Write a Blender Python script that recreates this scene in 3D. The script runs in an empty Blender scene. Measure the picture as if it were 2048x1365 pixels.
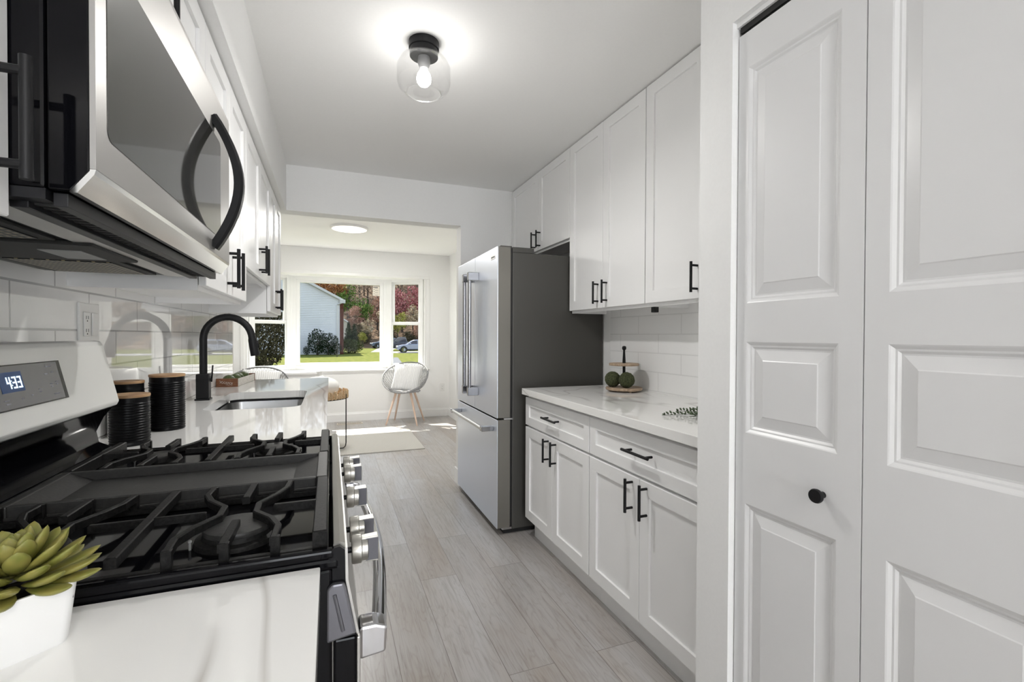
import bpy, bmesh, math, random
from mathutils import Vector, Matrix, Euler
SC = bpy.context.scene
COL = SC.collection
PI = math.pi
R = random.Random(7)

# ------------------------------------------------------------------ camera
F_PX, YAW, PITCH, ROLL, CAM_H = 938.545, 0.3691, -0.0111, 0.0038, 1.2271
cam_data = bpy.data.cameras.new('camera')
cam = bpy.data.objects.new('camera', cam_data)
COL.objects.link(cam)
_r = Vector((math.cos(YAW), -math.sin(YAW), 0))
_f = Vector((math.sin(YAW) * math.cos(PITCH), math.cos(YAW) * math.cos(PITCH), math.sin(PITCH)))
_d = -(_r.cross(_f))
_right = math.cos(ROLL) * _r - math.sin(ROLL) * _d
_down = math.sin(ROLL) * _r + math.cos(ROLL) * _d
m3 = Matrix((_right, -_down, -_f)).transposed()
cam.matrix_world = Matrix.Translation((0, 0, CAM_H)) @ m3.to_4x4()
cam_data.sensor_width = 36.0
cam_data.lens = F_PX / 2048 * 36.0
cam_data.clip_start = 0.02
cam_data.clip_end = 500
SC.camera = cam

# ------------------------------------------------------------------ world, sun, rear fill light, exposure
SC.view_settings.view_transform = 'Standard'
SC.view_settings.look = 'None'
SC.view_settings.gamma = 1.0
SC.view_settings.use_curve_mapping = False
SC.view_settings.exposure = 0.0
SC.cycles.max_bounces = 14
SC.cycles.diffuse_bounces = 8
SC.cycles.glossy_bounces = 6
SC.cycles.transparent_max_bounces = 24
SC.cycles.caustics_reflective = False
SC.cycles.caustics_refractive = False
SC.cycles.sample_clamp_indirect = 6.0
SC.cycles.use_denoising = True

world = bpy.data.worlds.new('sky')
SC.world = world
world.use_nodes = True
wn = world.node_tree
wn.nodes.clear()
w_out = wn.nodes.new('ShaderNodeOutputWorld')
w_bg = wn.nodes.new('ShaderNodeBackground')
w_ramp = wn.nodes.new('ShaderNodeValToRGB')
w_sep = wn.nodes.new('ShaderNodeSeparateXYZ')
w_tc = wn.nodes.new('ShaderNodeTexCoord')
wn.links.new(w_tc.outputs['Generated'], w_sep.inputs[0])
wn.links.new(w_sep.outputs['Z'], w_ramp.inputs[0])
wn.links.new(w_ramp.outputs[0], w_bg.inputs[0])
wn.links.new(w_bg.outputs[0], w_out.inputs[0])
w_ramp.color_ramp.elements[0].position = 0.0
w_ramp.color_ramp.elements[0].color = (0.95, 0.97, 1.0, 1)
w_ramp.color_ramp.elements[1].position = 0.7
w_ramp.color_ramp.elements[1].color = (0.62, 0.78, 1.0, 1)
w_bg.inputs[1].default_value = 2.3

def light(kind, name, loc, energy, color=(1, 1, 1), **kw):
    d = bpy.data.lights.new(name, kind)
    d.energy = energy
    d.color = color
    for k, v in kw.items():
        setattr(d, k, v)
    o = bpy.data.objects.new(name, d)
    o.location = loc
    COL.objects.link(o)
    return o

sun = light('SUN', 'sun', (-20, 60, 40), 19.0, (1.0, 0.95, 0.86), angle=0.01)
sun.rotation_euler = Vector((0.35, -1.0, -1.25)).to_track_quat('-Z', 'Y').to_euler()
# unseen fill light added behind the photographer to brighten the room
rear = light('AREA', 'rear_window_daylight', (0.2, -5.3, 1.40), 118, (0.93, 0.965, 1.0), shape='RECTANGLE', size=2.2, size_y=1.75)
rear.rotation_euler = Vector((0, 1, 0)).to_track_quat('-Z', 'Z').to_euler()

# ------------------------------------------------------------------ materials
def nodes_of(m):
    m.use_nodes = True
    nt = m.node_tree
    return nt, nt.nodes['Principled BSDF']

def mat(name, col, rough=0.5, metal=0.0, spec=0.5, coat=0.0, emit=None, estr=0.0, aniso=0.0):
    m = bpy.data.materials.new(name)
    nt, b = nodes_of(m)
    b.inputs['Base Color'].default_value = (*col, 1)
    b.inputs['Roughness'].default_value = rough
    b.inputs['Metallic'].default_value = metal
    b.inputs['Specular IOR Level'].default_value = spec
    b.inputs['Coat Weight'].default_value = coat
    b.inputs['Coat Roughness'].default_value = 0.05
    if emit:
        b.inputs['Emission Color'].default_value = (*emit, 1)
        b.inputs['Emission Strength'].default_value = estr
    return m

def add_noise(m, scale, c1, c2, vec_scale=(1, 1, 1), bump=0.0, detail=4, lo=0.35, hi=0.65, rough=None):
    """mottled colour from a noise in world position"""
    nt, b = nodes_of(m)
    g = nt.nodes.new('ShaderNodeNewGeometry')
    mp = nt.nodes.new('ShaderNodeMapping')
    mp.inputs['Scale'].default_value = vec_scale
    n = nt.nodes.new('ShaderNodeTexNoise')
    n.inputs['Scale'].default_value = scale
    n.inputs['Detail'].default_value = detail
    r = nt.nodes.new('ShaderNodeValToRGB')
    r.color_ramp.elements[0].position = lo
    r.color_ramp.elements[0].color = (*c1, 1)
    r.color_ramp.elements[1].position = hi
    r.color_ramp.elements[1].color = (*c2, 1)
    nt.links.new(g.outputs['Position'], mp.inputs[0])
    nt.links.new(mp.outputs[0], n.inputs['Vector'])
    nt.links.new(n.outputs['Fac'], r.inputs[0])
    nt.links.new(r.outputs[0], b.inputs['Base Color'])
    if bump:
        bp = nt.nodes.new('ShaderNodeBump')
        bp.inputs['Strength'].default_value = bump
        bp.inputs['Distance'].default_value = 0.002
        nt.links.new(n.outputs['Fac'], bp.inputs['Height'])
        nt.links.new(bp.outputs[0], b.inputs['Normal'])
    return m

M = {}
M['wall'] = add_noise(mat('wall_paint', (.86, .86, .855), .6), 120, (.855, .855, .85), (.87, .87, .865), bump=.04)
M['ceil'] = add_noise(mat('ceiling_paint', (.92, .918, .91), .8), 90, (.915, .913, .905), (.925, .923, .915), bump=.04)
M['trim'] = mat('white_trim_paint', (.87, .87, .87), .35)
M['vinyl'] = mat('white_window_vinyl', (.86, .86, .85), .3)
M['cab'] = mat('white_cabinet_lacquer', (.87, .87, .87), .32)
M['door'] = mat('white_door_paint', (.76, .76, .765), .33)
M['cabshadow'] = mat('cabinet_box_side', (.70, .70, .70), .45)
M['black'] = mat('matte_black_metal', (.010, .010, .011), .42, spec=.22)
M['canister'] = mat('black_stoneware', (.004, .004, .005), .33, spec=.16)
M['enamel'] = mat('black_enamel', (.003, .003, .004), .07, spec=.16)
M['iron'] = add_noise(mat('cast_iron', (.015, .015, .015), .46, spec=.13), 220, (.006, .006, .006), (.016, .0157, .0153), bump=.15)
M['griddle'] = add_noise(mat('griddle_plate', (.03, .03, .03), .40, spec=.3), 160, (.026, .026, .025), (.036, .035, .034), bump=.1)
M['steel'] = mat('stainless_steel', (.56, .55, .53), .38, metal=1.0)
M['steel2'] = mat('brushed_fridge_steel', (.70, .735, .81), .33, metal=1.0)
M['satin'] = mat('satin_range_steel', (.80, .80, .78), .40, metal=.35)
M['chrome'] = mat('chrome', (.58, .58, .60), .07, metal=1.0)
M['sinksteel'] = mat('sink_steel', (.42, .42, .42), .26, metal=1.0)
M['handlesteel'] = mat('dark_steel_handle', (.36, .36, .37), .2, metal=1.0)
M['dooredge'] = mat('grey_door_edge', (.21, .20, .18), .36, metal=.6)  # dark tone stands in for the dim reflection on the steel edges
M['mwsteel'] = mat('microwave_steel', (.36, .35, .335), .42, metal=.55)
M['lipsteel'] = mat('cooktop_lip_steel', (.30, .29, .265), .3, metal=.9)  # pale tone paints the wall's reflection onto the black enamel lip
M['knobsteel'] = mat('knob_steel', (.46, .45, .42), .28, metal=1.0)
M['fridgeside'] = mat('dark_grey_fridge_side', (.055, .053, .048), .42)
M['dark'] = mat('dark_gap', (.006, .006, .006), .6)
M['mwglass'] = mat('microwave_glass', (.035, .035, .032), .05, spec=.8, coat=.25)
M['mwunder'] = mat('microwave_underside', (.014, .014, .016), .4, spec=.25)
M['panelglass'] = mat('control_glass', (.10, .10, .115), .12, spec=.7)
M['clock'] = mat('clock_screen', (.01, .025, .07), .3, spec=.3, emit=(.012, .045, .13), estr=.5)
M['digit'] = mat('clock_digits', (.8, .9, 1), .4, emit=(.75, .88, 1), estr=1.0)
M['mark'] = mat('panel_lettering', (.3, .3, .36), .4)
M['knobface'] = mat('knob_grey', (.11, .11, .125), .4, metal=.3)
M['endcap'] = mat('range_end_cap', (.17, .17, .19), .25, metal=.7)
M['wood'] = add_noise(mat('acacia_wood', (.40, .24, .12), .5), 30, (.33, .18, .085), (.46, .29, .15), (1, 1, 6))
M['paleoak'] = add_noise(mat('pale_tray_wood', (.40, .29, .20), .55), 26, (.30, .21, .14), (.46, .35, .25), (1, 6, 1))
M['legwood'] = add_noise(mat('beech_leg', (.62, .46, .36), .5), 30, (.58, .42, .33), (.68, .52, .42), (1, 1, .2))
M['boxbrown'] = add_noise(mat('stained_box_wood', (.17, .065, .025), .55), 40, (.13, .045, .018), (.21, .085, .035), (1, 4, 4))
M['boxwhite'] = add_noise(mat('whitewashed_wood', (.68, .65, .60), .65), 30, (.60, .57, .52), (.74, .71, .66), (6, 1, 6))
M['avocado'] = add_noise(mat('avocado_skin', (.06, .09, .02), .45), 120, (.035, .055, .015), (.10, .14, .035), bump=.5)
M['moss'] = add_noise(mat('moss', (.05, .06, .025), .95), 150, (.018, .024, .01), (.075, .085, .035), bump=1.0)
M['ceramic'] = mat('white_ceramic', (.80, .80, .80), .35)
M['vasewhite'] = mat('matte_white_vase', (.78, .77, .75), .7)
M['succ'] = add_noise(mat('succulent_leaf', (.22, .22, .05), .5), 55, (.16, .175, .03), (.27, .235, .06), lo=.3, hi=.7)
M['soil'] = mat('potting_soil', (.012, .009, .006), .9)
M['sprig'] = mat('sprig_leaf', (.045, .075, .03), .55)
M['rattan'] = add_noise(mat('rattan', (.50, .33, .17), .6), 70, (.42, .27, .14), (.72, .54, .34), (1, 1, 4))
M['wire'] = mat('chair_grey_cord', (.20, .20, .205), .55)
M['seatgrey'] = mat('chair_seat_grey', (.30, .30, .31), .55)
M['plate'] = mat('outlet_plastic', (.80, .80, .79), .3)
M['ventm'] = mat('floor_vent_beige', (.62, .56, .48), .45)
M['litdisc'] = mat('lit_diffuser', (.9, .88, .84), .5, emit=(1, .93, .84), estr=1.6)
M['bulb'] = mat('lit_bulb', (1, 1, 1), .4, emit=(1, .98, .94), estr=14)
M['socket'] = mat('lamp_socket', (.30, .30, .30), .4)
M['sticker'] = mat('sticker_paper', (.80, .74, .66), .6)
M['ink'] = mat('sticker_print', (.16, .15, .14), .6)
M['brass'] = mat('filter_mesh_metal', (.45, .38, .24), .35, metal=1.0)

def glass(name, tint=(1, 1, 1), refl=.9, rough=0.0, base=.012):
    m = bpy.data.materials.new(name)
    m.use_nodes = True
    nt = m.node_tree
    nt.nodes.clear()
    out = nt.nodes.new('ShaderNodeOutputMaterial')
    mix = nt.nodes.new('ShaderNodeMixShader')
    tr = nt.nodes.new('ShaderNodeBsdfTransparent')
    tr.inputs[0].default_value = (*tint, 1)
    gl = nt.nodes.new('ShaderNodeBsdfGlossy')
    gl.inputs['Roughness'].default_value = rough
    gl.inputs[0].default_value = (refl, refl, refl, 1)
    lw = nt.nodes.new('ShaderNodeLayerWeight')
    pw = nt.nodes.new('ShaderNodeMath')
    pw.operation = 'POWER'
    pw.inputs[1].default_value = 3.5
    ml = nt.nodes.new('ShaderNodeMath')
    ml.operation = 'MULTIPLY_ADD'
    ml.inputs[1].default_value = .7
    ml.inputs[2].default_value = base
    nt.links.new(lw.outputs['Facing'], pw.inputs[0])
    nt.links.new(pw.outputs[0], ml.inputs[0])
    nt.links.new(ml.outputs[0], mix.inputs[0])
    nt.links.new(tr.outputs[0], mix.inputs[1])
    nt.links.new(gl.outputs[0], mix.inputs[2])
    nt.links.new(mix.outputs[0], out.inputs[0])
    return m
M['pane'] = glass('window_glass', (.97, .98, .98), .12)
M['shade'] = glass('clear_shade_glass', (.975, .975, .975), .95, .03, .03)

def brick_mat(name, ax_u, ax_v, bw, bh, off_u, off_v, c1, c2, cm, mortar, rough, offset=.5, bump=.3, spec=.5, smooth=0.1):
    m = mat(name, c1, rough, spec=spec)
    nt, b = nodes_of(m)
    g = nt.nodes.new('ShaderNodeNewGeometry')
    s = nt.nodes.new('ShaderNodeSeparateXYZ')
    c = nt.nodes.new('ShaderNodeCombineXYZ')
    nt.links.new(g.outputs['Position'], s.inputs[0])
    for i, (ax, of) in enumerate(((ax_u, off_u), (ax_v, off_v))):
        ad = nt.nodes.new('ShaderNodeMath')
        ad.inputs[1].default_value = -of
        nt.links.new(s.outputs[ax], ad.inputs[0])
        nt.links.new(ad.outputs[0], c.inputs[i])
    t = nt.nodes.new('ShaderNodeTexBrick')
    t.offset = offset
    t.offset_frequency = 2
    t.inputs['Color1'].default_value = (*c1, 1)
    t.inputs['Color2'].default_value = (*c2, 1)
    t.inputs['Mortar'].default_value = (*cm, 1)
    t.inputs['Scale'].default_value = 1.0
    t.inputs['Mortar Size'].default_value = mortar
    t.inputs['Mortar Smooth'].default_value = smooth
    t.inputs['Brick Width'].default_value = bw
    t.inputs['Row Height'].default_value = bh
    nt.links.new(c.outputs[0], t.inputs['Vector'])
    nt.links.new(t.outputs['Color'], b.inputs['Base Color'])
    if bump:
        bp = nt.nodes.new('ShaderNodeBump')
        bp.invert = True
        bp.inputs['Strength'].default_value = bump
        bp.inputs['Distance'].default_value = .002
        nt.links.new(t.outputs['Fac'], bp.inputs['Height'])
        nt.links.new(bp.outputs[0], b.inputs['Normal'])
    return m, t, c

# glossy white wall tile, 36 x 10.6 cm running bond
M['tileL'], _, _ = brick_mat('white_gloss_tile', 'Y', 'Z', .355, .106, 1.502 - .355 * 3, .920 - .106, (.83, .83, .825), (.84, .84, .835), (.45, .45, .45), .0028, .02, bump=.45, spec=.9)
M['tileR'], _, _ = brick_mat('white_gloss_tile_right', 'Y', 'Z', .362, .106, 2.305 - .362 * 6, .921, (.85, .85, .845), (.86, .86, .855), (.74, .74, .735), .003, .10, bump=.4)

# vinyl plank floor, boards along Y
def plank_floor():
    m, t, c = brick_mat('grey_oak_planks', 'Y', 'X', 1.22, .182, .35, .055, (.0, .0, .0), (1, 1, 1), (.45, .45, .45), .0012, .30, offset=.37, bump=.25)
    nt, b = nodes_of(m)
    for l in list(nt.links):
        if l.to_socket == b.inputs['Base Color']:
            nt.links.remove(l)
    t.inputs['Mortar'].default_value = (.5, .5, .5, 1)
    g = nt.nodes.new('ShaderNodeNewGeometry')
    sx = nt.nodes.new('ShaderNodeSeparateColor')
    nt.links.new(t.outputs['Color'], sx.inputs[0])
    def noise(scale, vs, detail=6, seedmix=True, rough=.6):
        mp = nt.nodes.new('ShaderNodeMapping')
        mp.inputs['Scale'].default_value = vs
        nt.links.new(g.outputs['Position'], mp.inputs[0])
        n = nt.nodes.new('ShaderNodeTexNoise')
        n.noise_dimensions = '4D'
        n.inputs['Scale'].default_value = scale
        n.inputs['Detail'].default_value = detail
        n.inputs['Roughness'].default_value = rough
        n.inputs['Distortion'].default_value = .6
        if seedmix:
            mu = nt.nodes.new('ShaderNodeMath')
            mu.operation = 'MULTIPLY'
            mu.inputs[1].default_value = 37.0
            nt.links.new(sx.outputs[0], mu.inputs[0])
            nt.links.new(mu.outputs[0], n.inputs['W'])
        nt.links.new(mp.outputs[0], n.inputs['Vector'])
        return n
    def ramp(a, src, p):
        r = nt.nodes.new('ShaderNodeValToRGB')
        els = r.color_ramp.elements
        while len(els) < len(p):
            els.new(.5)
        for e, (pos, col) in zip(els, p):
            e.position = pos
            e.color = (*col, 1)
        nt.links.new(src, r.inputs[0])
        return r
    def mix(fac, a, bb, mode='MIX', f=1.0):
        x = nt.nodes.new('ShaderNodeMix')
        x.data_type = 'RGBA'
        x.blend_type = mode
        if fac is None:
            x.inputs[0].default_value = f
        else:
            nt.links.new(fac, x.inputs[0])
        nt.links.new(a, x.inputs[6])
        nt.links.new(bb, x.inputs[7])
        return x.outputs[2]
    base = ramp(0, sx.outputs[0], [(0, (.35, .335, .325)), (.35, (.45, .44, .435)), (.7, (.40, .39, .385)), (1.0, (.36, .325, .30))])
    broad = noise(2.2, (2.2, .55, 1), 3)
    br = ramp(0, broad.outputs['Fac'], [(.33, (.90, .84, .78)), (.62, (1.04, 1.045, 1.05))])
    c1 = mix(None, base.outputs[0], br.outputs[0], 'MULTIPLY')
    grain = noise(26, (3.6, .16, 1), 8, rough=.7)
    gr = ramp(0, grain.outputs['Fac'], [(.34, (.76, .74, .72)), (.50, (1.0, 1.0, 1.0)), (.68, (1.06, 1.06, 1.06))])
    c2 = mix(None, c1, gr.outputs[0], 'MULTIPLY')
    rings = noise(5, (3.2, .5, 1), 2)
    wv = nt.nodes.new('ShaderNodeMath')
    wv.operation = 'PINGPONG'
    wv.inputs[1].default_value = .06
    nt.links.new(rings.outputs['Fac'], wv.inputs[0])
    rr = ramp(0, wv.outputs[0], [(0.0, (.80, .77, .74)), (.022, (1, 1, 1))])
    c3 = mix(None, c2, rr.outputs[0], 'MULTIPLY', .55)
    mort = ramp(0, t.outputs['Fac'], [(0, (1, 1, 1)), (1, (.42, .40, .38))])
    c4 = mix(None, c3, mort.outputs[0], 'MULTIPLY')
    nt.links.new(c4, b.inputs['Base Color'])
    return m
M['floor'] = plank_floor()

def quartz():
    m = mat('white_veined_quartz', (.81, .805, .79), .035, spec=.5)
    nt, b = nodes_of(m)
    g = nt.nodes.new('ShaderNodeNewGeometry')
    def vein(scale, rot, width, dist, seed):
        mp = nt.nodes.new('ShaderNodeMapping')
        mp.inputs['Rotation'].default_value = (0, 0, rot)
        mp.inputs['Location'].default_value = (seed, seed * .7, 0)
        mp.inputs['Scale'].default_value = (1, .35, 1)
        nt.links.new(g.outputs['Position'], mp.inputs[0])
        n = nt.nodes.new('ShaderNodeTexNoise')
        n.inputs['Scale'].default_value = scale
        n.inputs['Detail'].default_value = 3
        n.inputs['Roughness'].default_value = .45
        n.inputs['Distortion'].default_value = dist
        nt.links.new(mp.outputs[0], n.inputs['Vector'])
        s = nt.nodes.new('ShaderNodeMath')
        s.operation = 'SUBTRACT'
        s.inputs[1].default_value = .5
        nt.links.new(n.outputs['Fac'], s.inputs[0])
        a = nt.nodes.new('ShaderNodeMath')
        a.operation = 'ABSOLUTE'
        nt.links.new(s.outputs[0], a.inputs[0])
        r = nt.nodes.new('ShaderNodeValToRGB')
        r.color_ramp.elements[0].position = 0
        r.color_ramp.elements[0].color = (1, 1, 1, 1)
        r.color_ramp.elements[1].position = width
        r.color_ramp.elements[1].color = (0, 0, 0, 1)
        nt.links.new(a.outputs[0], r.inputs[0])
        return r
    v1 = vein(1.5, .9, .009, .12, 3.1)
    v2 = vein(1.1, -.7, .004, .25, 9.4)
    mk = nt.nodes.new('ShaderNodeTexNoise')
    mk.inputs['Scale'].default_value = 2.4
    nt.links.new(g.outputs['Position'], mk.inputs['Vector'])
    mr = nt.nodes.new('ShaderNodeValToRGB')
    mr.color_ramp.elements[0].position = .42
    mr.color_ramp.elements[1].position = .62
    nt.links.new(mk.outputs['Fac'], mr.inputs[0])
    mu = nt.nodes.new('ShaderNodeMath')
    mu.operation = 'MULTIPLY'
    nt.links.new(v1.outputs[0], mu.inputs[0])
    nt.links.new(mr.outputs[0], mu.inputs[1])
    mx = nt.nodes.new('ShaderNodeMath')
    mx.operation = 'MAXIMUM'
    nt.links.new(mu.outputs[0], mx.inputs[0])
    m5 = nt.nodes.new('ShaderNodeMath')
    m5.operation = 'MULTIPLY'
    m5.inputs[1].default_value = .6
    nt.links.new(v2.outputs[0], m5.inputs[0])
    nt.links.new(m5.outputs[0], mx.inputs[1])
    x = nt.nodes.new('ShaderNodeMix')
    x.data_type = 'RGBA'
    nt.links.new(mx.outputs[0], x.inputs[0])
    x.inputs[6].default_value = (.86, .855, .84, 1)
    x.inputs[7].default_value = (.50, .48, .45, 1)
    nt.links.new(x.outputs[2], b.inputs['Base Color'])
    return m
M['quartz'] = quartz()

# woven fabrics
def wave_mat(name, ax, scale, c1, c2, rough=.9, bump=.5):
    m = mat(name, c1, rough)
    nt, b = nodes_of(m)
    tc = nt.nodes.new('ShaderNodeTexCoord')
    w = nt.nodes.new('ShaderNodeTexWave')
    w.bands_direction = ax
    w.inputs['Scale'].default_value = scale
    w.inputs['Distortion'].default_value = .8
    w.inputs['Detail'].default_value = 2
    r = nt.nodes.new('ShaderNodeValToRGB')
    r.color_ramp.elements[0].color = (*c1, 1)
    r.color_ramp.elements[1].color = (*c2, 1)
    nt.links.new(tc.outputs['Object'], w.inputs['Vector'])
    nt.links.new(w.outputs['Fac'], r.inputs[0])
    nt.links.new(r.outputs[0], b.inputs['Base Color'])
    bp = nt.nodes.new('ShaderNodeBump')
    bp.inputs['Strength'].default_value = bump
    bp.inputs['Distance'].default_value = .004
    nt.links.new(w.outputs['Fac'], bp.inputs['Height'])
    nt.links.new(bp.outputs[0], b.inputs['Normal'])
    return m
M['pillow'] = wave_mat('ribbed_cushion', 'X', 14, (.66, .66, .66), (.82, .82, .82))
M['rug'] = wave_mat('woven_rug', 'X', 40, (.46, .44, .40), (.62, .60, .56))
M['siding'] = add_noise(mat('vinyl_siding', (.47, .48, .50), .6), .5, (.46, .47, .49), (.49, .50, .52))
# outdoors
M['grass'] = add_noise(mat('lawn', (0.060, 0.085, 0.015), .95), 3.0, (.045, .066, .010), (.135, .128, .034), detail=8)
M['mulch'] = add_noise(mat('mulch', (0.040, 0.025, 0.018), .95), 5.0, (0.025, 0.018, 0.013), (0.065, 0.045, 0.030), detail=8)
M['asphalt'] = add_noise(mat('asphalt', (0.110, 0.110, 0.115), .9), 4.0, (0.095, 0.095, 0.100), (0.130, 0.130, 0.135))
M['concrete'] = add_noise(mat('concrete_path', (0.240, 0.230, 0.220), .9), 4.0, (0.220, 0.210, 0.200), (0.270, 0.260, 0.250))
M['litter'] = add_noise(mat('leaf_litter', (0.110, 0.075, 0.050), .95), .8, (0.070, 0.050, 0.035), (0.150, 0.100, 0.065), detail=8)
M['brick'] = add_noise(mat('red_brick', (0.080, 0.030, 0.022), .85), 6, (0.065, 0.025, 0.018), (0.100, 0.040, 0.030))
M['bark'] = add_noise(mat('grey_bark', (0.080, 0.065, 0.055), .9), 3, (0.050, 0.043, 0.035), (0.110, 0.095, 0.080))
M['shingle'] = mat('roof_shingle', (0.080, 0.075, 0.070), .9)
M['outwhite'] = mat('white_outdoor_trim', (0.400, 0.400, 0.400), .5)
M['cream'] = mat('cream_siding', (0.330, 0.315, 0.275), .7)

for k_ in ('grass', 'mulch', 'asphalt', 'concrete', 'litter', 'brick', 'bark', 'shingle', 'cream', 'siding'):
    M[k_].node_tree.nodes['Principled BSDF'].inputs['Specular IOR Level'].default_value = .03

def leaf_mat(name, c1, c2, scale=1.6):
    m = add_noise(mat(name, c1, .85), scale, c1, c2, detail=6, lo=.38, hi=.62)
    m.node_tree.nodes['Principled BSDF'].inputs['Specular IOR Level'].default_value = .05
    return m
M['l_rust'] = leaf_mat('rust_leaves', (0.170, 0.070, 0.025), (0.275, 0.140, 0.060))
M['l_brown'] = leaf_mat('bare_brown_twigs', (.17, .12, .085), (.30, .23, .17))
M['l_pink'] = leaf_mat('red_maple_leaves', (0.250, 0.080, 0.085), (0.360, 0.180, 0.170))
M['l_salmon'] = leaf_mat('salmon_leaves', (0.250, 0.130, 0.090), (0.340, 0.210, 0.160))
M['l_green'] = leaf_mat('green_leaves', (0.040, 0.085, 0.015), (0.120, 0.170, 0.040))
M['l_yellow'] = leaf_mat('yellow_green_leaves', (0.150, 0.160, 0.025), (0.310, 0.280, 0.090))
M['l_tan'] = leaf_mat('tan_leaves', (.24, .185, .115), (.42, .35, .25))
M['l_dark'] = leaf_mat('evergreen_needles', (0.006, 0.013, 0.006), (0.020, 0.033, 0.015))
M['l_hedge'] = leaf_mat('hedge_leaves', (0.015, 0.028, 0.007), (0.060, 0.075, 0.022), 3)
M['l_olive'] = leaf_mat('olive_hedge_leaves', (0.030, 0.028, 0.015), (0.075, 0.065, 0.037), 3)
M['carblue'] = mat('silver_blue_car_paint', (.25, .27, .38), .22, metal=.3, coat=1)
M['carslate'] = mat('slate_blue_car_paint', (.09, .115, .16), .22, metal=.3, coat=1)
M['carblack'] = mat('black_truck_paint', (.02, .022, .03), .2, coat=1)
M['carglass'] = mat('car_window_tint', (.02, .025, .05), .05)
M['tyre'] = mat('tyre_rubber', (.015, .015, .015), .8)

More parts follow.
